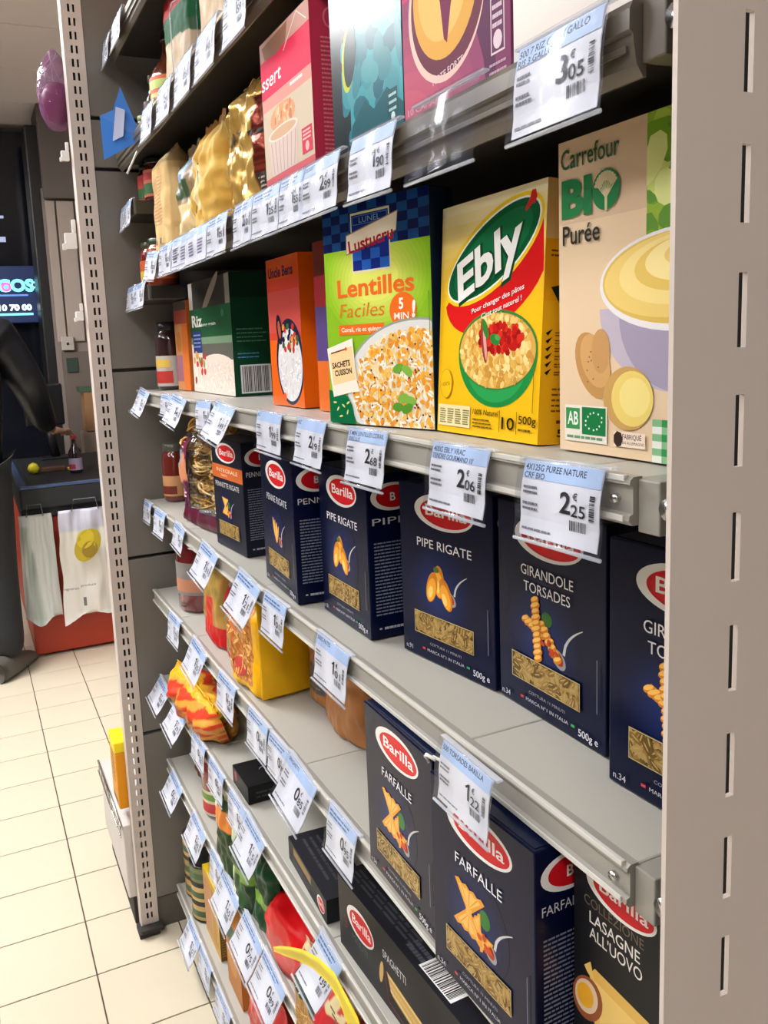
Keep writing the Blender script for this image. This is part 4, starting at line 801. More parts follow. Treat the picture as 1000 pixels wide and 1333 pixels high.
# ================================================================ SHELF T
TZ = LEV['T']+.002
def tealf(f, w, h):
    f.part('background'); f.rect(0, 0, w, h, (60, 158, 172)); f.rect(0, 0, w*.28, h, (30, 44, 52)); r = random.Random(12)
    for k in range(60): f.ell(r.uniform(w*.2, w), r.uniform(0, h), r.uniform(.006, .016), r.uniform(.008, .024), r.choice([(60, 146, 160), (40, 120, 138), (54, 134, 148), (34, 104, 124), (72, 156, 168)]), 12, rot=r.random()*3, step=.1, clip=(w*.16, 0, w, h))
    f.poly([(w*.3, h*.14), (w*.5, h*.22), (w*.62, h*.16), (w*.8, h*.22), (w, h*.12), (w, 0), (w*.25, 0)], (26, 92, 104)); f.part('emblem'); f.ell(w*.28, h*.46, w*.10, h*.16, (190, 200, 60), 22, rot=-.2); f.ell(w*.30, h*.46, w*.09, h*.14, (34, 54, 60), 22, rot=-.2)
    f.ell(w*.87, h*.12, w*.07, h*.06, (20, 70, 80)); f.rect(w*.81, h*.08, w*.93, h*.2, (30, 84, 94)); f.bars(w*.82, h*.1, w*.92, h*.19, 3, (170, 210, 214), .4); f.ell(w*.87, h*.085, .0035, .0035, (210, 230, 232), 10); f.text('500g', w*.55, h*.03, .006, (120, 180, 186), al='c') if 0 else f.bars(w*.4, h*.03, w*.6, h*.055, 1, (120, 180, 186), .6)
carton('dessert_box', 'teal box with a bright reflection, between the pink and purple boxes', 'box', (.345, .755), (.345, .6185), TZ, .188, .05, (40, 90, 104), tealf, None, m=GLOSSCARD)
def purp(f, w, h):
    f.part('background'); f.rect(0, 0, w, h, (132, 66, 104)); f.rect(0, 0, w*.16, h, (206, 70, 120))
    for k in range(8): f.rect(w*(.16+.09*k), 0, w*(.25+.09*k), h, mixc((196, 74, 118), (98, 56, 88), k/5), step=.1)
    for k in range(6): f.ell(0, 0, w*(.8-.1*k), h*(.5-.07*k), mixc((150, 76, 112), (196, 96, 120), k/5), 30, step=.2, clip=(0, 0, w, h))
    h_ = h; fm_ = f.f; f.f = lambda u, v, e: fm_(u, max(v-.2*h_, 0.0005), e)
    f.part('cup_picture'); f.ell(w*.44, h*.60, w*.37, h*.295, (236, 200, 190), 44, rot=0, clip=(0, 0, w, h)); f.ell(w*.455, h*.615, w*.355, h*.285, (110, 56, 76), 44, clip=(0, 0, w, h)); f.ell(w*.44, h*.65, w*.315, h*.26, (222, 168, 82), 44, clip=(0, 0, w, h)); f.ell(w*.42, h*.66, w*.24, h*.2, (236, 190, 110), 40)
    f.poly([(w*.38, h*.92), (w*.34, h*.80), (w*.36, h*.70), (w*.40, h*.60), (w*.43, h*.46), (w*.46, h*.44), (w*.50, h*.56), (w*.54, h*.64), (w*.56, h*.76), (w*.64, h*.84), (w*.6, h*.95)], (120, 44, 82))
    f.part('marks'); f.text('NOTE FORTE', w*.46, h*.325, .005, (226, 200, 206), w=w*.3, bold=.01, rot=.12)
    f.rect(w*.845, h*.30, w*.955, h*.49, (226, 206, 216)); f.rect(w*.852, h*.307, w*.948, h*.483, (104, 60, 92)); f.bars(w*.86, h*.38, w*.94, h*.47, 3, (210, 190, 206), .5); f.ell(w*.9, h*.345, .005, .006, (226, 206, 216), 14); f.bars(w*.83, h*.2, w*.97, h*.28, 3, (190, 160, 180), .35); f.bars(w*.86, h*.5, w*.95, h*.54, 1, (200, 180, 196), .5)
    f.f = fm_
    f.text('10 CAPSULES', w*.04, h*.045, .005, (226, 190, 206), w=w*.42, al='l', bold=.0)
carton('coffee_box', 'purple box with a golden round picture, right of the teal box', 'box', (.345, .6165), (.345, .4745), TZ, .188, .05, (120, 60, 96), purp, None, m=MATTE)
carton('rice_box', 'white box with a picture of pale food, behind the 3€05 price tag', 'box', (.345, .4715), (.345, .33), TZ, .188, .05, (226, 218, 212), lambda f, w, h: (f.part('picture'), f.rect(0, 0, w, h, (228, 220, 214)), f.ell(w*.42, h*.62, w*.34, h*.3, (206, 184, 176), 30), f.ell(w*.42, h*.66, w*.3, h*.28, (236, 226, 220), 30), f.ell(w*.72, h*.52, .012, .006, (130, 170, 60), 12, rot=.6), f.ell(w*.70, h*.5, .007, .003, (190, 210, 120), 10, rot=.6)))
def pink(f, w, h):
    f.part('background'); f.rect(0, 0, w, h, (206, 96, 104)); f.rect(0, h*.13, w, h*.58, (206, 190, 168)); f.rect(0, h*.56, w, h*.64, (222, 150, 140)); f.rect(0, h*.64, w, h*.88, (226, 40, 84)); f.rect(0, h*.88, w, h, (196, 150, 140)); f.poly([(w*.05, h*.97), (w*.6, h*.99), (w*.55, h*.885), (w*.35, h*.86), (w*.1, h*.885)], (150, 110, 90)); f.line([(w*.5, h*.84), (w*.78, h*.99)], .0012, (240, 220, 216)); f.line([(w*.78, h*.99), (w*.95, h*.9)], .0012, (240, 220, 216))
    f.part('title'); f.text('ssert', w*.22, h*.70, .016, (255, 240, 244), w=w*.42, bold=.01, al='c', shear=.15); f.bars(w*.6, h*.6, w*.85, h*.63, 1, (255, 240, 240), .6)
    f.part('ramekin_picture'); f.ell(w*.42, h*.47, w*.26, h*.085, (222, 158, 118), 22); r = random.Random(5)
    for k in range(24): f.ell(w*(.25+r.random()*.36), h*(.43+r.random()*.09), .005, .003, r.choice([(236, 184, 140), (206, 130, 90), (244, 204, 160)]), 8, rot=r.random()*3, step=.1)
    f.poly([(w*.10, h*.38), (w*.72, h*.38), (w*.66, h*.13), (w*.16, h*.13)], (214, 194, 186)); f.ell(w*.41, h*.38, w*.31, h*.045, (232, 214, 204), 24); f.ell(w*.41, h*.38, w*.27, h*.034, (206, 170, 140), 24)
    for k in range(7): f.line([(w*(.16+.085*k), h*.34), (w*(.2+.07*k), h*.14)], .0016, (176, 150, 146), step=.1)
    f.part('marks'); f.rect(w*.78, h*.16, w*.97, h*.31, (206, 60, 84)); f.ell(w*.875, h*.2, .005, .005, (240, 180, 180), 12); f.bars(w*.8, h*.235, w*.95, h*.3, 3, (240, 190, 190), .5)
carton('dessert_box', 'bright pink dessert box with a ramekin picture, under the dark shelf above', 'box', (.345, .948), (.345, .8025), TZ, .168, .045, (220, 60, 92), pink, lambda f, w, h: (f.rect(0, 0, w, h, (206, 56, 84)), f.bars(w*.25, h*.05, w*.75, h*.8, 30, (230, 130, 140), .4), f.ell(w*.5, h*.9, .008, .01, (230, 120, 140)), f.ell(w*.5, h*.9, .006, .008, (206, 56, 84))), m=MATTE)
def goldc(u, v):
    if u > .78 and .1 < v < .75: return (110, 36, 26) if int(v*46) % 2 else (140, 60, 40)
    return mixc((236, 196, 112), (216, 170, 84), .5+nz(u, v, 7, 1))
bag('foil_bag', 'shiny crumpled gold foil bag left of the pink box', 'bag', (.352, 1.150), (.350, .975), TZ, .178, .08, goldc, m=FOIL, seed=30, wr=.008, topv=1.0, crimp=.03, front=lambda f, w, h: (f.part('title'), f.text('AMATI', w*.36, h*.52, .013, (70, 50, 20), w=w*.34, bold=.01), f.text('INTEGRALI', w*.36, h*.43, .007, (120, 90, 40), w=w*.26), f.rect(w*.74, h*.5, w*.98, h*.53, (30, 26, 22), 4), f.rect(w*.8, h*.06, w*.98, h*.24, (28, 26, 24), 4, 4), f.bars(w*.81, h*.08, w*.97, h*.22, 5, (190, 180, 160), .4)))
def palec(u, v):
    c = mixc((226, 190, 104), (206, 160, 74), .5+nz(u, v, 5, 6))
    if (u-.5)**2*3+(v-.45)**2 < .06: c = (238, 220, 170)
    if v > .9: c = (170, 120, 60)
    return c
bag('foil_bag', 'pale gold pasta bag with a light oval patch, in front of the shiny gold bag', 'bag', (.343, 1.290), (.336, 1.160), TZ, .158, .065, palec, m=MATTE, seed=31, wr=.009, front=lambda f, w, h: (f.part('print'), f.line([(w*.35, h*.2), (w*.5, h*.4), (w*.62, h*.6), (w*.55, h*.75), (w*.4, h*.72)], .0016, (90, 66, 40)), f.ell(w*.62, h*.13, .007, .003, (60, 40, 20), 12)))
bag('pasta_bag', 'clear and cream pasta bag with a blue and green mark, beside the long beige bag', 'bag', (.352, 1.425), (.352, 1.30), TZ, .16, .06, lambda u, v: (70, 90, 66) if .45 < v < .62 and .3 < u < .7 else ((150, 176, 206) if .62 <= v < .85 and .35 < u < .65 else ((228, 200, 150) if v < .4 else (150, 130, 100))), seed=32, wr=.009)
bag('long_bag', 'tall narrow beige pasta bag standing at the far end under the striped bags', 'bag', (.352, 1.605), (.348, 1.462), TZ, .182, .055, lambda u, v: mixc((226, 196, 140), (206, 172, 118), .5+nz(u, v, 5, 8)) if v < .84 else (176, 152, 110), m=MATTE, seed=33, wr=.003, topv=1.1, crimp=.02, p=4, front=lambda f, w, h: (f.part('print'), f.bars(w*.2, h*.3, w*.8, h*.75, 14, (190, 140, 100), .35), f.rect(w*.25, h*.12, w*.72, h*.18, (214, 180, 120), 3), f.bars(w*.28, h*.12, w*.7, h*.18, 1, (90, 70, 60), .9)))
for k, (yy, xx, body, ld) in enumerate(((1.64, .375, (150, 60, 30), (30, 60, 30)), (1.705, .375, (120, 30, 24), (60, 70, 40)))):
    jar('sauce_jar', ['small orange jar on the side shelf under the long beige bag', 'small dark jar with greenish lid at the very end of that side shelf'][k], 'jar', xx, yy, 1.4295, .03, .09, body, ld, [(206, 90, 40), (230, 190, 60)], (.15, .6))
for k, (yy, c1) in enumerate(((1.678, (206, 110, 80)), (1.735, (196, 70, 60)))):
    jar('sauce_jar', ['jar with a red and green label beside the long beige bag', 'red labelled jar at the far end above the side shelf'][k], 'jar', .385, yy, 1.5935, .026, .08, (96, 30, 20), (30, 34, 30), [c1, (60, 110, 60), (190, 60, 60)], (.1, .72))
# ================================================================ SHELF U
UZ = LEV['U']+.002
def strp(u, v):
    if v > .76: return (166, 40, 42)
    if v > .58 - .10*u: return (30, 86, 52)
    return mixc((214, 204, 180), (190, 160, 130), .5+nz(u, v, 6, 2))
bag('long_bag', 'tall pasta bag with red top and green band, left of the clear divider', 'bag', (.362, 1.475), (.362, 1.315), UZ, .180, .05, strp, m=MATTE, seed=40, wr=.003, topv=1.15, crimp=.02, p=4, group='red and green topped bags')
bag('long_bag', 'tall pasta bag with red top and green band, right of the clear divider', 'bag', (.362, 1.255), (.362, 1.125), UZ, .180, .05, strp, m=MATTE, seed=41, wr=.003, topv=1.15, crimp=.02, p=4, group='red and green topped bags')
bag('long_bag', 'cream and tan pasta bag with a reddish top, right of the striped pair', 'bag', (.372, 1.10), (.372, 1.0), UZ, .176, .05, lambda u, v: (214, 200, 180) if v > .35 else (196, 160, 110), m=MATTE, seed=42, wr=.004)
dv = tag(MB().box(.331, 1.283, UZ, .372, 1.2845, UZ+.115, b=.0006).build('shelf_divider', clear('divider_plastic', vis=.03), None), 'clear rounded plastic divider standing between the two striped bags', 'divider')
b = MB(); b.tube([(.331, 1.284, UZ), (.331, 1.284, UZ+.09), (.335, 1.284, UZ+.107), (.347, 1.284, UZ+.115), (.372, 1.284, UZ+.117)], .0011, 6); b.build('divider_rim', clear('clear_rim', vis=.3, body=1), dv, True)
for k, (yy, xx, rr, hh) in enumerate(((1.575, .40, .038, .17), (1.50, .43, .036, .17))):
    jar('sauce_bottle', ['glass bottle with a red and orange label at the end of the bottle shelf', 'brown glass bottle behind the orange labelled one'][k], 'bottle', xx, yy, UZ, rr, hh, (96, 44, 28), (30, 26, 26), [(222, 110, 70), (236, 200, 120), (200, 220, 130)], (.18, .52), shape='bottle')
jar('sauce_bottle', 'slim dark bottle behind the blue tag', 'bottle', .385, 1.665, UZ, .018, .12, (50, 40, 44), (70, 70, 76), [(110, 96, 100)], (.1, .6), shape='bottle')
for k, yy in enumerate((1.70, 1.735)):
    jar('caper_jar', ['tiny jar with pale green lid nearer the slim dark bottle', 'tiny jar with pale green lid at the far end, beside the grey panel'][k], 'jar', .372, yy, UZ, .014, .055-.008*k, (70, 70, 40), (200, 206, 150))
# shelf W
WZ = LEV['W']+.002
bag('crisp_bag', 'red patterned bag at the far end of the topmost shelf', 'bag', (.372, 1.74), (.372, 1.63), WZ, .22, .06, lambda u, v: (206, 70, 84) if nz(u, v, 9, 3) < .2 else (230, 170, 160), m=MATTE, seed=50, wr=.005)
bag('crisp_bag', 'yellow and pink bag on the topmost shelf beside the red one', 'bag', (.368, 1.62), (.368, 1.50), WZ, .22, .06, lambda u, v: (226, 214, 120) if u < .65 else (206, 120, 120), m=MATTE, seed=51, wr=.005)
bag('crisp_bag', 'pale bag on the topmost shelf behind the second price tag', 'bag', (.38, 1.49), (.38, 1.36), WZ, .22, .06, lambda u, v: (170, 160, 150), seed=52, wr=.005)
# ================================================================ PRICE TAGS
def price_tag(sh, yf, yn, fl, pr, ct, hd, lab, h, z=None, x=.3262, group='price tags on the shelf edges', tint=None):
    if yf-yn > .092 and yf-yn < .15: c = (yf+yn)/2; yf, yn = c+.044, c-.044
    w = yf-yn; z = LEV[sh] if z is None else z; dark = sh in 'WUT'
    if dark: x -= .0042
    t = thing('price_tag', (x, (yf+yn)/2, z), 0, lab, 'price tag', group)
    t.rotation_euler = (rnd.uniform(-.025, .025) if fl < .01 else .09, 0, 0)
    def P(u, s, e):       # s measured downwards
        k = max(0, s/h); b = .0022*math.sin(math.pi*min(1, k*1.3))+fl*k**1.35+(.0035*k if fl < .01 else 0)
        return (-b-e, w/2-u, .003-s*(1-(fl*6)**2*.5*k))
    n = 12
    def sheet(e, u0, u1, s0, s1, thk):
        V = []; Fc = []
        for q in (0, 1):
            for j in range(n+1):
                for u in (u0, u1): V.append(P(u, s0+(s1-s0)*j/n, e+thk*q))
        m = 2*(n+1)
        for j in range(n):
            a = 2*j; Fc += [(a, a+1, a+3, a+2), (m+a, m+a+2, m+a+3, m+a+1), (a, a+2, m+a+2, m+a), (a+1, m+a+1, m+a+3, a+3)]
        Fc += [(0, m, m+1, 1), (2*n, 2*n+1, m+2*n+1, m+2*n)]
        return V, Fc
    V, Fc = sheet(.0016, -.004, w+.004, -.002, h+.003, .0007); hl = mk('clear_holder', V, Fc, HOLDER, t, None, True)
    b = MB(); a0, a1 = P(-.004, h+.003, .001), P(w+.004, h+.003, .001); b.tube([a0, a1], .0013, 6); b.build('bottom_rim', clear('clear_rim', vis=.3, body=1), hl, True)
    b = MB(); b.box(-.0012, -w/2-.005, .0026, .004, w/2+.005, .0044, b=.0006); b.build('clip', clear('clear_rim', vis=.3, body=1), hl)
    if pr is None: return t
    V, Fc = sheet(0, 0, w, 0, h, .0006); pp = mk('paper', V, Fc, PAPER, t, lin((232, 232, 238)))
    f = Face(lambda u, v, e: P(u, h-v, .0010+e)); f.part('printed_header'); f.rect(.0005, h*.76, w-.0005, h*.985, (184, 208, 242) if not tint else tint, 1, 5)
    hd = hd or ['']; big = w > .06
    f.part('printed_text')
    if hd[0] not in ('', 'X'):
        f.text(hd[0], w*.03, h*.868, h*.082, (30, 38, 66), w=min(w*.9, len(hd[0])*w*.041), al='l', bold=.014)
        if len(hd) > 1 and hd[1]: f.text(hd[1], w*.03, h*.768, h*.076, (30, 38, 66), w=min(w*.85, len(hd[1])*w*.039), al='l', bold=.014)
    elif hd[0] == 'X': f.bars(w*.05, h*.79, w*.8, h*.95, 2, (90, 104, 140), .5, int(yf*100))
    if pr:
        if pr == '1':
            f.rect(w*.61, h*.40, w*.645, h*.67, (22, 22, 26), 1, 5); f.line([(w*.57, h*.60), (w*.63, h*.655)], h*.035, (22, 22, 26))
        else: f.text(pr, w*.60, h*.40, h*.27, (22, 22, 26), w=w*.135, bold=.02)
        f.text('€', w*.715, h*.585, h*.085, (22, 22, 26), w=w*.055, bold=.01); f.text(ct, w*.76, h*.38, h*.155, (22, 22, 26), w=w*.17, bold=.01)
        f.barcode(w*.66, h*.20, w*.86, h*.33, n=14, bg=None, seed=int(yf*999)); f.barcode(w*.89, h*.36, w*.95, h*.68, n=14, bg=None, seed=int(yf*777), vert=True)
    else:
        for k in range(4): f.bars(w*(.06+.24*k), h*.2, w*(.2+.24*k), h*.65, 5, (120, 110, 150), .5, k)
    f.bars(w*.04, h*.55, w*.24, h*.68, 2, (110, 110, 118), .5, int(yf*300)); f.bars(w*.04, h*.33, w*.26, h*.47, 2, (110, 110, 118), .5, int(yf*500)); f.bars(w*.04, h*.08, w*.5, h*.12, 1, (130, 130, 138), .7, 5)
    f.build(pp, PAPER); return t
TAGS = [
    ('T', 0.433, 0.359, 0.004, '3', '05', ['500 7 RIZ GRAN GALLO', 'RIS 3 GALLO'], 'large price tag reading 3€05 on the upper shelf, nearest the right post', 0.052),
    ('T', 0.559, 0.476, 0.004, None, None, None, 'empty clear tag holder left of the 3€05 price tag', 0.052),
    ('T', 0.666, 0.588, 0.004, '1', '90', ['', ''], 'white price tag reading 1€90 under the teal box', 0.05),
    ('T', 0.772, 0.691, 0.004, '2', '99', ['DESSERT'], 'price tag reading 2€99 under the pink box, rightmost of the joined row', 0.048),
    ('T', 0.837, 0.772, 0.004, '1', '55', ['X'], 'price tag second from the right in the joined row under the gold bags', 0.048),
    ('T', 0.925, 0.839, 0.004, '1', '25', ['X'], 'price tag third from the right in the joined row under the gold bags', 0.048),
    ('T', 0.997, 0.928, 0.004, '2', '10', ['X'], 'bluish price tag just right of the gap in the joined row', 0.048),
    ('T', 1.115, 1.028, 0.004, '1', '05', ['X'], 'price tag just left of the gap in the joined row', 0.047),
    ('T', 1.32, 1.119, 0.004, '', '', ['PATES'], 'wide pale violet tag with several print blocks under the cream bags', 0.047),
    ('T', 1.412, 1.325, 0.004, '1', '10', ['X'], 'narrow tag left of the wide violet tag', 0.046),
    ('T', 1.517, 1.424, 0.012, '1', '30', ['X'], 'bent tag at the far end of the shelf with the gold bags', 0.046),
    ('M', 0.437, 0.364, 0.004, '2', '25', ['4X125G PUREE NATURE', 'CRF BIO'], 'price tag reading 2€25 under the puree box', 0.048),
    ('M', 0.552, 0.477, 0.005, '2', '06', ['400G EBLY VRAC', "TENDRE GOURMAND 10'"], 'price tag reading 2€06 under the yellow wheat box', 0.048),
    ('M', 0.705, 0.628, 0.006, '2', '68', ['5 MIN LENTILLES CORAIL', '500G LUS'], 'price tag reading 2€68 under the lentils box', 0.048),
    ('M', 0.835, 0.761, 0.006, '2', '19', ['RIZ'], 'tag with a pale blue foot under the right part of the orange rice box', 0.046),
    ('M', 0.97, 0.887, 0.002, '1', '99', ['RIZ'], 'glossy bluish tag under the left part of the orange rice box', 0.046),
    ('M', 1.16, 1.061, 0.026, '1', '49', ['RIZ'], 'white tag flaring outwards under the green rice box', 0.046),
    ('M', 1.262, 1.18, 0.002, '1', '75', ['RIZ'], 'thin bluish tag left of the flaring white tag under the green rice box', 0.042),
    ('M', 1.42, 1.329, 0.022, '1', '45', ['X'], 'tilted tag over the clear top of the pasta nest bag', 0.044),
    ('M', 1.504, 1.431, 0.004, '1', '15', ['X'], 'small tag behind the tilted one above the pasta nest bag', 0.035),
    ('M', 1.732, 1.596, 0.022, '1', '35', ['X'], 'white tag flaring out at the far end of the pale shelf', 0.044),
    ('L', 0.552, 0.474, 0.020, '1', '22', ['500 TORSADES BARILLA'], 'price tag reading 1€22 over the right farfalle box', 0.056),
    ('L', 0.811, 0.73, 0.005, '1', '01', ['500G PATES'], 'price tag hanging over the tan bags', 0.05),
    ('L', 0.986, 0.908, 0.006, '1', '01', ['X'], 'clear sleeved tag over the yellow bag, right one of two', 0.05),
    ('L', 1.096, 1.004, 0.026, '1', '21', ['X'], 'white tag flaring out over the top of the yellow bag, left one of two', 0.05),
    ('L', 1.297, 1.199, 0.024, '1', '31', ['X'], 'bright white tag flaring out above the yellow and red bag', 0.048),
    ('L', 1.477, 1.409, 0.01, '1', '45', ['X'], 'small tag in front of the dark red sauce jar neck', 0.04),
    ('L', 1.647, 1.558, 0.006, '1', '40', ['X'], 'narrow tag below the bottom of the pasta nest bag', 0.046),
    ('L', 1.755, 1.684, 0.004, '1', '20', ['X'], 'faint grey tag at the far end of the blue box shelf', 0.04),
    ('K', 0.801, 0.731, 0.006, '0', '95', ['X'], 'clear sleeved tag left of the farfalle boxes', 0.052),
    ('K', 0.925, 0.841, 0.026, '0', '85', ['SPAGHETTI'], 'white tag reading 0 euro 85 flaring out over the low shelf', 0.052),
    ('K', 1.002, 0.927, 0.004, '0', '79', ['X'], 'sleeved tag left of the flaring 0 euro 85 tag', 0.052),
    ('K', 1.09, 1.008, 0.004, '0', '69', ['X'], 'sleeved tag above the small black flat box', 0.052),
    ('K', 1.25, 1.144, 0.006, '1', '19', ['X'], 'wide sleeved tag under the yellow bag', 0.052),
    ('K', 1.428, 1.296, 0.024, '1', '25', ['X'], 'large bluish white tag flaring out at the middle of the far shelf part', 0.05),
    ('K', 1.591, 1.497, 0.006, '1', '29', ['X'], 'bright blue glossy tag near the far end under the sauce jar', 0.05),
    ('J', 0.853, 0.791, 0.034, '1', '39', ['X'], 'white tag reading 1 on the yellow ticket by the clear spaghetti bag', 0.05),
    ('J', 1.139, 1.058, 0.026, '1', '15', ['X'], 'white tag reading 1 flaring out before the green pasta bags', 0.05),
    ('J', 1.226, 1.143, 0.004, '1', '05', ['X'], 'sleeved tag before the pale green striped bag', 0.048),
    ('J', 1.345, 1.261, 0.004, '0', '99', ['X'], 'sleeved tag before the green and white bag', 0.048),
    ('J', 1.461, 1.375, 0.004, '0', '95', ['X'], 'sleeved tag above the low shelf sauce jar', 0.045),
    ('J', 1.608, 1.507, 0.03, '1', '29', ['X'], 'bright blue glossy curled tag, right one of two at the far end', 0.046),
    ('J', 1.752, 1.649, 0.03, '1', '09', ['X'], 'whitish glossy curled tag, left one of two at the far end', 0.044),
    ('I', 1.092, 1.004, 0.028, '0', '89', ['X'], 'white tag reading 0 flaring out over the pinkish red bag', 0.052),
    ('I', 1.193, 1.099, 0.028, '0', '75', ['X'], 'white tag flaring out over the orange brown box', 0.052),
    ('I', 1.306, 1.218, 0.026, '1', '65', ['X'], 'white tag flaring out beside the yellow box top', 0.052),
    ('I', 1.384, 1.315, 0.004, '1', '15', ['X'], 'sleeved tag above the yellow box', 0.048),
    ('I', 1.516, 1.425, 0.022, '1', '05', ['X'], 'white tag flaring out under the low shelf jar', 0.048),
    ('I', 1.714, 1.59, 0.026, '0', '65', ['X'], 'grey shaded tag sticking out at the far end beside the end panels', 0.046),
    ('H', 1.427, 1.327, 0.006, '1', '05', ['X'], 'tag at the bottom edge of the picture on the lowest deck', 0.048),
    ('H', 1.54, 1.46, 0.006, '1', '05', ['X'], 'sleeved tag below the yellow box on the lowest deck', 0.046),
    ('H', 1.628, 1.546, 0.026, '1', '10', ['X'], 'white tag in front of the lower cans on the lowest deck', 0.048),
    ('U', 0.985, 0.901, 0.006, '1', '59', ['X'], 'tag at the top edge of the picture beside the cream and tan bag', 0.056),
    ('U', 1.113, 1.022, 0.006, '1', '45', ['X'], 'tag hanging over the top of the gold bags', 0.056),
    ('U', 1.23, 1.136, 0.006, '1', '35', ['X'], 'tag on the striped bag shelf, right of the clear divider', 0.056),
    ('U', 1.344, 1.258, 0.006, '1', '29', ['X'], 'tag on the striped bag shelf, left of the clear divider', 0.054),
    ('U', 1.467, 1.383, 0.006, '1', '19', ['X'], 'tag just right of the blue flag on the bottle shelf', 0.052),
    ('W', 1.669, 1.565, 0.006, '1', '59', ['X'], 'tag on the topmost shelf under the yellow and pink bag', 0.052),
    ('W', 1.765, 1.70, 0.006, '1', '49', ['X'], 'tag on the topmost shelf, farther one', 0.05),
]
for a in TAGS:
    if a[5] == '22': price_tag(a[0], .514, .449, .003, a[4], a[5], a[6], a[7], .046, z=1.006, x=.3045)
    else: price_tag(*a)
# yellow curled promotional ticket by the clear spaghetti bag
t = thing('promo_ticket', (.30, .86, .655), 0, 'yellow curled paper ticket hanging before the clear spaghetti bag', 'ticket')
ctr = [(.965, .515, 0.0052), (.92, .545, 0.0130), (.87, .578, 0.0182), (.82, .608, 0.0234), (.77, .630, 0.0312), (.735, .636, 0.0390), (.70, .622, 0.0442), (.682, .59, 0.0468), (.676, .55, 0.0468), (.674, .50, 0.0468)]
V = []; Fc = []; G = []
for i, (y, z, wd) in enumerate(ctr):
    p, q = ctr[max(i-1, 0)], ctr[min(i+1, len(ctr)-1)]; d = Vector((q[0]-p[0], q[1]-p[1])).normalized(); n_ = Vector((-d.y, d.x))
    for k in range(4):
        o_ = (k/3-.5)*wd; G.append((-.004*i/9-.010*math.sin(i*.5)*(1-k/3), y-.86-n_.x*o_*-1, z-.655-n_.y*o_*-1))
for q in (0, 1): V += [(x+.0006*q, y, z) for x, y, z in G]
m_ = len(G)
for q in (0, 1):
    for j in range(len(ctr)-1):
        for i in range(3): a = q*m_+j*4+i; Fc.append((a, a+1, a+5, a+4))
for j in range(len(ctr)-1):
    for e_ in (0, 3): a = j*4+e_; Fc.append((a, a+4, a+4+m_, a+m_))
mk('ticket_paper', V, Fc, PAPER, t, lin((236, 214, 50)), True)
f = Face(lambda u, v, e: (-.018-e, u, v)); f.part('printed_marks')
for k in range(9): f.rect(-.150-.0035*k, -.028-.006*k, -.138-.0035*k, -.025-.006*k, (70, 60, 20))
f.build(t, PAPER)
# blue promotional flag at the far end of shelf U
t = thing('blue_flag', (.312, 1.60, 1.715), 1.15, 'blue folded promotional flag standing off the bottle shelf at the far end', 'flag')
def fv(p, th=.001): return [(x, y, z) for x, y, z in p]+[(x+th, y, z) for x, y, z in p]
b = MB(); p = [(-.012, .036, -.062), (-.016, .036, .012), (-.014, .012, .022), (-.006, -.002, .062), (-.012, -.036, -.030)]
b.add(fv(p), [(0, 1, 2, 3, 4), (9, 8, 7, 6, 5)]+[(i, i+5, (i+1) % 5+5, (i+1) % 5) for i in range(5)], lin((70, 130, 220))); b.build('blue_sheet', GLOSSCARD, t)
b = MB(); p = [(-.018, .016, -.032), (-.020, -.004, -.025), (-.018, -.010, .02), (-.018, .006, .026)]
b.add(fv(p, .0008), [(0, 1, 2, 3), (7, 6, 5, 4)]+[(i, i+4, (i+1) % 4+4, (i+1) % 4) for i in range(4)], lin((186, 196, 230))); b.build('pale_corner', GLOSSCARD, t)
b = MB(); b.tube([(-.004, -.034, -.03), (.004, .0, -.085)], .002, 6, lin((220, 224, 230))); b.build('clip_strip', RAIL, t)
for k, (y, z_, w_) in enumerate(((1.737, 1.590, .05), (1.677, 1.592, .05))):
    price_tag('M', y+w_/2, y-w_/2, .005, '1', '25', ['X'], ['pale blue tag at the outer end of the side shelf beside the beige bag', 'pale blue tag on the side shelf, touching the beige bag'][k], .045, z=z_, x=.329)
for k, y in enumerate((1.715, 1.63)): price_tag('M', y+.045, y-.045, .006, '1', '35', ['X'], ['violet white tag at the outer end of the side shelf above the round jars', 'faint tag on that lower side shelf, nearer the slim orange box'][k], .045, z=1.433, x=.329)
# ================================================================ GOODS OF THE END UNIT, seen past the far post
t = thing('purple_net_bag', (.232, 1.845, 1.83), 0, 'rounded purple clear bag hanging behind the top of the far post', 'bag')
b = MB(); b.lathe([(0, -.075), (.022, -.068), (.034, -.04), (.038, 0), (.034, .035), (.022, .06), (.004, .082)], 20, sq=1.1, col=lin((120, 56, 100)))
o = b.build('clear_film', clear('purple_film', (150, 90, 140), vis=.35, body=1, rough=.1, bump=1, bscale=60), t, True)
b = MB(); b.lathe([(0, -.062), (.018, -.055), (.028, -.03), (.029, -.005), (.018, .015), (0, .02)], 16, col=lin((110, 34, 66))); b.build('contents', FILM, t, True)
b = MB()
for k in range(5): b.tube([(-.0+.012*math.sin(k*1.3), .01*math.cos(k), .075), (-.032*math.cos(k*.5), .012*k-.02, .03), (-.037*math.cos(k*.4), .014*k-.025, -.01)], .0008, 5, lin((200, 196, 204)))
b.build('white_strings', PAPER, t, True)
for k, (z_, s_) in enumerate(((1.70, .8), (1.535, 1.3), (1.385, .8))):
    t = thing('white_hook', (.238, 1.80, z_), 0, ['small white wire hook behind the post under the purple bag', 'white plastic clip standing out from the post at mid height', 'small glossy white clip lower on the post'][k], 'hook')
    b = MB(); b.box(-.016*s_, 0, -.012*s_, .003, .012, .012*s_, b=.002); b.box(-.004*s_, 0, .012*s_, .003, .008, .032*s_, b=.0015); b.box(-.02*s_, .0, -.014*s_, -.014*s_, .008, -.004*s_, b=.001); b.build('clip_body', mat('white_plastic', (232, 230, 228), rough=.3), t)
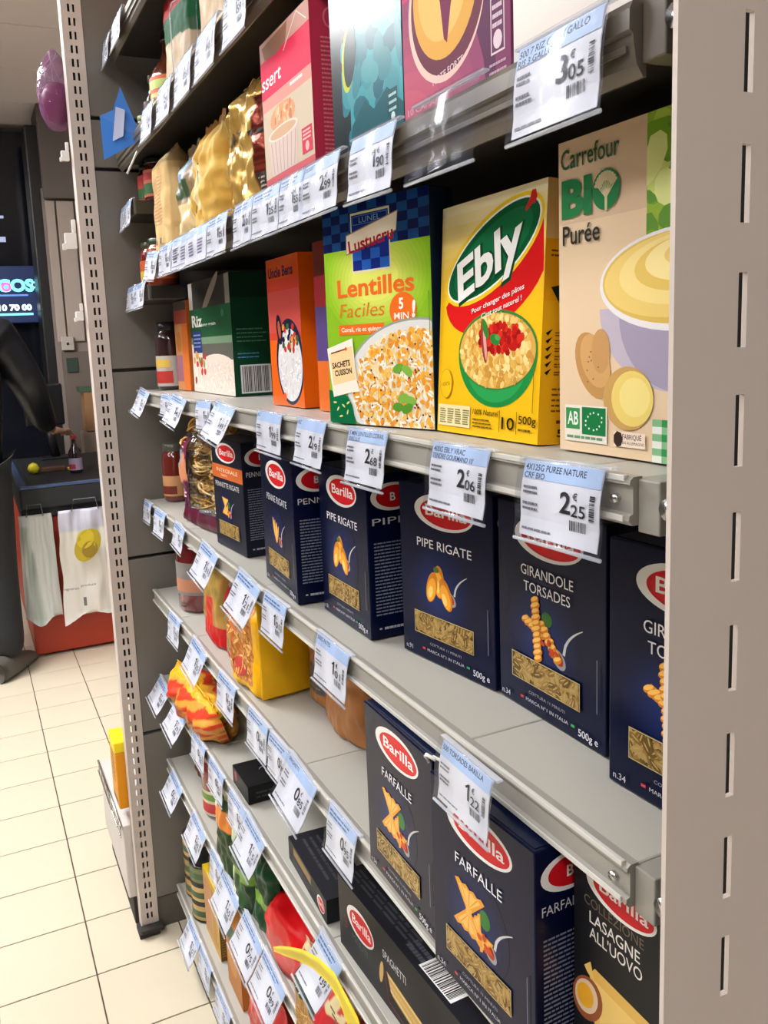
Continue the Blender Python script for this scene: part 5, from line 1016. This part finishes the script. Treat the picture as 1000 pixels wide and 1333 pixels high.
t = thing('yellow_pack', (.232, 1.84, .375), 0, 'slim yellow and orange pack behind the foot of the far post', 'pack')
b = MB(); b.box(-.008, -.03, -.085, .02, .05, .05, lin((226, 150, 30)), b=.004); b.build('carton', CARD, t); b = MB(); b.box(-.009, -.031, .05, .021, .051, .075, lin((246, 220, 40)), b=.003); b.build('yellow_top', CARD, t)
f = Face(lambda u, v, e: (-.0082-e, u, v)); f.bars(-.01, -.03, .03, .045, 7, (90, 70, 40), .5); f.rect(-.02, -.08, .04, -.065, (120, 70, 30)); f.build(t)
t = thing('low_white_bin', (.227, 1.81, 0), 0, 'low white shelf front with a wire edge standing on the floor behind the far post', 'shelf')
MB().box(0, 0, .07, .25, .34, .25, b=.004).build('bin_body', mat('white_bin', (206, 200, 196), rough=.5), t)
b = MB(); b.tube([(-.004, 0, .252), (-.004, .34, .252)], .003, 6); b.tube([(-.006, 0, .225), (-.006, .34, .225)], .002, 6)
for k in range(9): b.tube([(-.004, .04*k+.005, .252), (-.006, .04*k+.005, .225)], .0015, 5)
b.build('wire_edge', BOLT, t, True); MB().box(.01, .004, 0, .25, .33, .07, b=.002).build('plinth', mat('dirty_dark_foot'), t)
# ================================================================ BACKGROUND: till, bags, wall
def simple(name, label, cat, loc, parts):
    t = thing(name, loc, 0, label, cat)
    for pn, b, m in parts: b.build(pn, m, t, False)
    return t
DGREY = mat('charcoal_plastic', (40, 42, 46), rough=.45); ORG = mat('orange_red_panel', (186, 62, 38), rough=.5)
simple('checkout_counter', 'checkout counter with orange base and charcoal belt housing at the left', 'counter', (.17, 3.73, 0), [
    ('base', MB().box(.002, .02, .012, .98, 1.12, .62, b=.004), ORG), ('plinth', MB().box(.03, .06, 0, .96, 1.1, .02), BLACK),
    ('belt_housing', MB().box(-.0, 0, .625, 1.0, 1.15, .665, b=.006).box(0, -.012, .66, 1.0, 1.15, .752, b=.008), DGREY),
    ('belt', MB().box(.05, .03, .752, .95, 1.1, .757, b=.002), mat('black_rubber_belt', (24, 24, 26), rough=.6)),
    ('metal_edge', MB().box(.004, -.01, .752, .03, 1.14, .768, b=.003).box(.004, -.016, .752, 1.0, .004, .764, b=.003), mat('blue_grey_metal_edge', (96, 116, 160), rough=.25, metal=.5))])
t = thing('till_screen_arm', (.42, 4.7, .7575), 0, 'dark till display on a slanted arm behind the belt', 'till')
b = MB(); b.box(-.14, -.03, .18, .06, .02, .40, b=.01); b.build('display', BLACK, t); b = MB(); b.tube([(0, 0, 0), (-.03, .0, .2)], .025, 10); b.build('stand', BLACK, t, True); MB().box(-.08, -.06, 0, .09, .06, .012, b=.004).build('foot', BLACK, t)
jar('drink_bottle', 'small bottle with a red cap standing on the checkout belt', 'bottle', .445, 4.05, .758, .030, .175, (52, 40, 46), (190, 40, 48), [(186, 170, 196), (196, 60, 70)], (.08, .4), shape='bottle')
t = thing('lemon', (.262, 4.13, .785), 0, 'bright yellow round fruit on the checkout belt edge', 'fruit')
b = MB(); b.lathe([(0, -.026), (.018, -.02), (.028, 0), (.018, .02), (.006, .027), (0, .029)], 18, sq=1.25, col=lin((236, 226, 40))); b.build('fruit_body', mat('lemon_skin', attr=True, rough=.4, bump=.2), t, True)
simple('snack_bar_row', 'flat brown snack box with yellow piece beside the yellow fruit', 'box', (.30, 4.16, .758), [('tray', MB().box(0, 0, 0, .11, .05, .02, b=.003), mat('brown_carton', (96, 64, 48))), ('yellow_piece', MB().box(.12, .0, 0, .16, .03, .012, b=.003), mat('yellow_piece', (226, 216, 70)))])
# carrier bags hanging on the counter front
def hung(name, label, x, y, z0, wd, ht, colfn, seed, printer=None, slant=0):
    t = thing(name, (x, y, z0), 0, label, 'bag', 'carrier bags on the checkout counter')
    V = []; K = []; Fc = []; NU, NV = 26, 34
    for q in (0, 1):
        for j in range(NV+1):
            for i in range(NU+1):
                u, v = i/NU, j/NV; n = noise.noise(Vector((u*4, v*3+seed, seed)))*.022+noise.noise(Vector((u*13, v*3, seed+5)))*.010
                belly = .028*math.sin(math.pi*u)*(1-v*.7); top = ht*v+(.02*math.sin(u*7+seed) if v == 0 else 0)+slant*(u-.5)*(1-v)
                V.append(((u-.5)*wd*(1-.12*v)+noise.noise(Vector((v*4, seed, 1)))*.01, (-belly-n*.7 if q == 0 else .004), top)); K.append(lin(colfn(u, v)))
    A = (NU+1)*(NV+1)
    for q in (0, 1):
        for j in range(NV):
            for i in range(NU):
                f_ = (j*(NU+1)+i, j*(NU+1)+i+1, (j+1)*(NU+1)+i+1, (j+1)*(NU+1)+i); Fc.append(tuple(k+q*A for k in (f_ if q == 0 else f_[::-1])))
    for i in range(NU):
        for j in (0, NV): a = j*(NU+1)+i; Fc.append((a, a+1, a+1+A, a+A))
    mk('bag_film', V, Fc, mat('carrier_film', attr=True, rough=.35, vary=.03, coat=.2), t, K, True)
    b = MB(); b.tube([(-wd*.22, -.01, ht-.005), (-wd*.18, -.012, ht+.045), (wd*.18, -.012, ht+.045), (wd*.22, -.01, ht-.005)], .007, 6, flat=.3); b.build('handle', mat('grey_handle', (120, 124, 130), rough=.5), t, True)
    if printer:
        f = Face(lambda u, v, e: (u-wd/2, -.040-.018*math.sin(math.pi*u/wd)-e, v)); printer(f, wd, ht); f.build(t, PAPER)
hung('carrier_bag', 'greyish white carrier bag with a grey green stripe, left one on the counter', .220, 3.690, .185, .15, .46, lambda u, v: (206, 210, 208) if v > .9 else mixc((206, 210, 206), (150, 164, 150), max(0, 1-abs(u+.3*v-.4)*6)*.8), 2)
def pear(f, w, h):
    f.part('print'); f.ell(w*.47, h*.68, w*.20, h*.16, (186, 164, 40), 24, rot=-.5); f.ell(w*.44, h*.74, w*.14, h*.09, (206, 182, 40), 18, rot=-.5); f.ell(w*.5, h*.64, w*.13, h*.08, (150, 124, 36), 18, rot=-.4)
    f.poly([(w*.8, h*.42), (w*.98, h*.52), (w*.98, h*.30)], (196, 204, 60)); f.text('vigneron', w*.14, h*.28, .012, (70, 70, 60), w=w*.24); f.text('produce', w*.42, h*.30, .012, (90, 90, 80), w=w*.25); f.rect(w*.32, h*.12, w*.37, h*.2, (110, 110, 106))
hung('carrier_bag', 'white carrier bag printed with a yellow pear, right one on the counter', .425, 3.690, .178, .25, .47, lambda u, v: (232, 228, 220) if v < .8 else (206, 206, 222), 5, pear, .04)
# far wall parts
WY = 5.18
simple('wall_column', 'taupe wall column with grooved panels behind the till', 'column', (.50, WY, 0), [
    ('column_core', MB().box(.02, .02, 0, .9, .3, 2.25), mat('taupe_paint', (140, 128, 120), rough=.8)), ('column_head', MB().box(.03, -.03, 2.19, .9, .3, CEIL, b=.004), mat('dark_taupe_paint', (104, 96, 92), rough=.8)),
    ('wall_panel', MB().box(.035, 0, 1.38, .085, .02, 2.18, b=.004), mat('taupe_panel', (176, 162, 152), rough=.7)), ('wall_panel', MB().box(.095, 0, 1.38, .19, .02, 2.18, b=.004), mat('taupe_panel')), ('wall_panel', MB().box(.20, 0, 1.38, .5, .02, 2.18, b=.004), mat('taupe_panel')),
    ('socket_box', MB().box(.05, -.03, 1.33, .12, 0, 1.41, b=.004), mat('socket_plastic', (190, 180, 170), rough=.4)), ('socket_hole', MB().box(.078, -.033, 1.36, .092, -.029, 1.374), BLACK),
    ('green_sign', MB().box(.07, -.012, 1.20, .135, 0, 1.285, b=.002), mat('green_sign', (46, 66, 56), rough=.5)), ('low_panel', MB().box(.05, -.004, .75, .9, .02, 1.32), mat('brown_grey_panel', (112, 100, 92), rough=.7))])
simple('cardboard_box', 'brown cardboard box stacked behind the till', 'box', (.60, 4.93, .0), [('lower_box', MB().box(0, 0, 0, .35, .15, .86, b=.004), mat('beige_carton', (150, 134, 118))), ('upper_box', MB().box(.02, 0, .865, .35, .15, 1.09, b=.004), mat('tan_carton', (156, 116, 78))), ('green_tape', MB().box(.0, -.003, 1.09, .3, .15, 1.12), mat('green_tape', (70, 92, 70)))])
t = thing('shop_window', (-.6, 5.6, 0), 0, 'dark glass front with lit signs at the left edge', 'window')
MB().box(-1.6, .02, 0, 1.08, .05, CEIL-.05).build('dark_glass', mat('dark_glass', (22, 25, 34), rough=.15), t); MB().box(1.06, -.38, 0, 1.16, -.14, 2.6, b=.01).build('door_frame', mat('black_frame', (30, 28, 30), rough=.4), t)
MB().box(.0, .0, 2.14, .93, .012, 2.155).box(0, .0, 2.0, .93, .012, 2.03).build('light_strip', mat('lit_strip', (150, 160, 190), emit=1.1), t)
t = thing('lit_sign', (.44, 5.52, 1.68), 0, 'lit blue sign with pink and cyan letters at the left edge', 'sign')
MB().box(-.5, 0, -.17, .07, .03, .17, b=.006).build('screen_case', mat('sign_case', (30, 44, 84), emit=.6, rough=.4), t)
f = Face(lambda u, v, e: (u, -.001-e, v)); f.part('letters'); f.text('COS', -.085, .02, .07, (120, 236, 240), w=.21, bold=.05); f.ell(-.14, .045, .028, .028, (250, 90, 190), 14); f.ell(-.14, .045, .014, .014, (90, 190, 230), 12); f.text('∝', .035, .03, .05, (150, 240, 236), w=.06, bold=.05) if 0 else (f.ell(.022, .055, .017, .02, (150, 240, 236), 16), f.ell(.022, .055, .009, .011, (30, 44, 84), 14), f.line([(.036, .045), (.05, .072), (.062, .072)], .007, (150, 240, 236)), f.line([(.036, .065), (.05, .038), (.062, .038)], .007, (150, 240, 236)))
f.text('10 70 00', -.10, -.095, .035, (230, 250, 255), w=.19, bold=.05); f.rect(-.2, -.125, .0, -.112, (120, 230, 240)); f.rect(-.2, -.01, -.02, .0, (80, 120, 220)); f.build(t, mat('lit_letters', attr=True, emit=1.6))
# ================================================================ PERSON at the till, mostly cut off by the left edge
def skin(name, pts, edges, radii, m, parent, sub=2, root=0):
    me = bpy.data.meshes.new(name); me.from_pydata(pts, edges, []); o = bpy.data.objects.new(name, me); C.objects.link(o); o.parent = parent
    s = o.modifiers.new('skin', 'SKIN'); s.use_smooth_shade = True
    for i, r_ in enumerate(radii):
        v = me.skin_vertices[0].data[i]; v.radius = r_ if isinstance(r_, tuple) else (r_, r_); v.use_root = (i == root)
    d = o.modifiers.new('sub', 'SUBSURF'); d.levels = sub; d.render_levels = sub; me.materials.append(m); return o
def chain(n): return [(i, i+1) for i in range(n-1)]
PX0, PY0 = -.045, 3.60
t = thing('person', (PX0, PY0, 0), 0, 'person in black padded jacket and dark trousers leaning over the checkout, cut by left edge', 'person')
SK = mat('skin_tone', (206, 160, 136), rough=.5); JK = mat('black_padded_cloth', (22, 24, 32), rough=.4, bump=.3, bscale=18); TR = mat('dark_trouser_cloth', (34, 35, 38), rough=.85, bump=.5, bscale=25)
SH = mat('grey_shoe', (86, 82, 76), rough=.6, bump=.2, bscale=40)
body = [(0, .02, .92), (.02, .06, 1.08), (.045, .11, 1.28), (.05, .14, 1.42), (.055, .17, 1.50), (.07, .2, 1.58), (.075, .215, 1.68),
        (.19, .15, 1.41), (.30, .17, 1.20), (.36, .36, 1.02), (.40, .46, .965),
        (-.12, .12, 1.42), (-.22, .16, 1.2), (-.16, .38, 1.1), (-.12, .46, 1.06), (.09, 0, .86), (.10, .03, .48), (.095, -.02, .10), (-.09, 0, .86), (-.10, .06, .48), (-.11, .04, .10)]
skin('body', body, [(0, 1), (1, 2), (2, 3), (3, 4), (4, 5), (5, 6), (3, 7), (7, 8), (8, 9), (9, 10), (3, 11), (11, 12), (12, 13), (13, 14), (0, 15), (15, 16), (16, 17), (0, 18), (18, 19), (19, 20)],
     [.12, .11, .13, .11, .05, .075, .085, .05, .042, .032, .026, .05, .042, .032, .026, .075, .052, .035, .075, .052, .035], SK, t)
jp = [(0, .01, .80), (.01, .04, 1.0), (.04, .10, 1.25), (.048, .135, 1.40), (.05, .155, 1.465), (.20, .145, 1.385), (.295, .165, 1.20), (.35, .33, 1.045), (.385, .43, .985), (-.12, .12, 1.40), (-.22, .16, 1.2), (-.17, .36, 1.1), (-.13, .44, 1.07)]
skin('padded_jacket', jp, [(0, 1), (1, 2), (2, 3), (3, 4), (3, 5), (5, 6), (6, 7), (7, 8), (3, 9), (9, 10), (10, 11), (11, 12)],
     [.185, .17, .175, .15, .07, .098, .078, .062, .045, .09, .075, .06, .042], JK, t)
tpn = [(0, .015, .97), (.085, .005, .84), (.10, .03, .48), (.105, -.02, .07), (-.085, .005, .84), (-.10, .06, .48), (-.11, .04, .10)]
skin('trousers', tpn, [(0, 1), (1, 2), (2, 3), (0, 4), (4, 5), (5, 6)], [.15, .12, .082, .072, .12, .080, .07], TR, t)
for sx, yy, rt in ((.10, -.02, -.55), (-.11, .03, .1)):
    b = MB(); prof = []
    V = []; Fc = []; NS = 14
    for j in range(12):
        a = j/11; yv = -.075+.275*a; hw = (.036+.012*math.sin(math.pi*min(1, a*1.1)) if a < .92 else .025)*(1 if j else .6); ht = (.085*(1-a)**.6+.03 if a < .95 else .02)*(1 if j else .75)
        for k in range(NS):
            an = 2*math.pi*k/NS; V.append((math.cos(an)*hw, yv, max(.0, .5*ht+math.sin(an)*ht*.5)))
    for j in range(11):
        for k in range(NS): Fc.append((j*NS+k, j*NS+(k+1) % NS, (j+1)*NS+(k+1) % NS, (j+1)*NS+k))
    Fc += [tuple(range(NS)), tuple(11*NS+k for k in range(NS))[::-1]]
    c, s = math.cos(rt), math.sin(rt); V = [(x*c-y*s+sx, x*s+y*c+yy, z) for x, y, z in V]
    mk('shoe', V, Fc, SH, t, None, True)
    V2 = [(x, y, z*.12) for x, y, z in [(v[0]*1.0, v[1], v[2]) for v in V]]; 
b = MB(); hd = Vector((.08, .225, 1.70)); b.lathe([(0, .115), (.05, .108), (.085, .07), (.094, .02), (.09, -.03), (.07, -.06)], 22, col=lin((40, 30, 26)), sq=1.12, arc=(math.pi*1.0, math.pi*2)); 
o = b.build('hair', mat('dark_hair', (36, 28, 24), rough=.6, bump=.6, bscale=90), t, True); o.location = hd; sd = o.modifiers.new('thick', 'SOLIDIFY'); sd.thickness = .01
b = MB()
for sx in (-1, 1): b.lathe([(0, -.008), (.006, -.005), (.008, 0), (.006, .005), (0, .008)], 10, c=(hd.x+sx*.03, hd.y+.088), col=lin((30, 26, 26)))
o = b.build('eyes', BLACK, t, True); o.location.z = hd.z
b = MB(); b.lathe([(.002, .02), (.009, -.008), (.012, -.02), (0, -.026)], 10, c=(hd.x, hd.y+.098)); o = b.build('nose', SK, t, True); o.location.z = hd.z
b = MB(); b.box(hd.x-.022, hd.y+.078, -.052, hd.x+.022, hd.y+.092, -.044, b=.003); o = b.build('mouth', mat('lips', (170, 96, 90)), t); o.location.z = hd.z
# right hand on the belt: palm and five fingers
def hand(wx, wy, wz, dx, dy, sgn):
    d = Vector((dx, dy, -.12)).normalized(); s_ = Vector((d.y, -d.x, 0)).normalized()*sgn; p0 = Vector((wx, wy, wz)); pts = [p0, p0+d*.05, p0+d*.085]; rad = [.026, (.036), .034]; ed = [(0, 1), (1, 2)]
    skin('palm', [tuple(q) for q in pts], ed, [.022, (.030, .016), (.034, .013)], SK, t)
    for k, L_ in enumerate((.07, .08, .075, .058)):
        q = p0+d*.085+s_*(.026-.0175*k); e_ = [q-d*.02, q+d*L_*.45+Vector((0, 0, .004)), q+d*L_*.8-Vector((0, 0, .010)), q+d*L_-Vector((0, 0, .022))]
        skin('finger', [tuple(v) for v in e_], chain(4), [.009, .0085, .008, .0065], SK, t)
    q = p0+d*.03+s_*.022; skin('thumb', [tuple(v) for v in (q, q+s_*.022+d*.02, q+s_*.03+d*.05-Vector((0, 0, .008)))], chain(3), [.011, .010, .0075], SK, t)
hand(.405, .47, .962, .5, .85, -1); hand(-.12, .46, 1.055, .3, .9, 1)
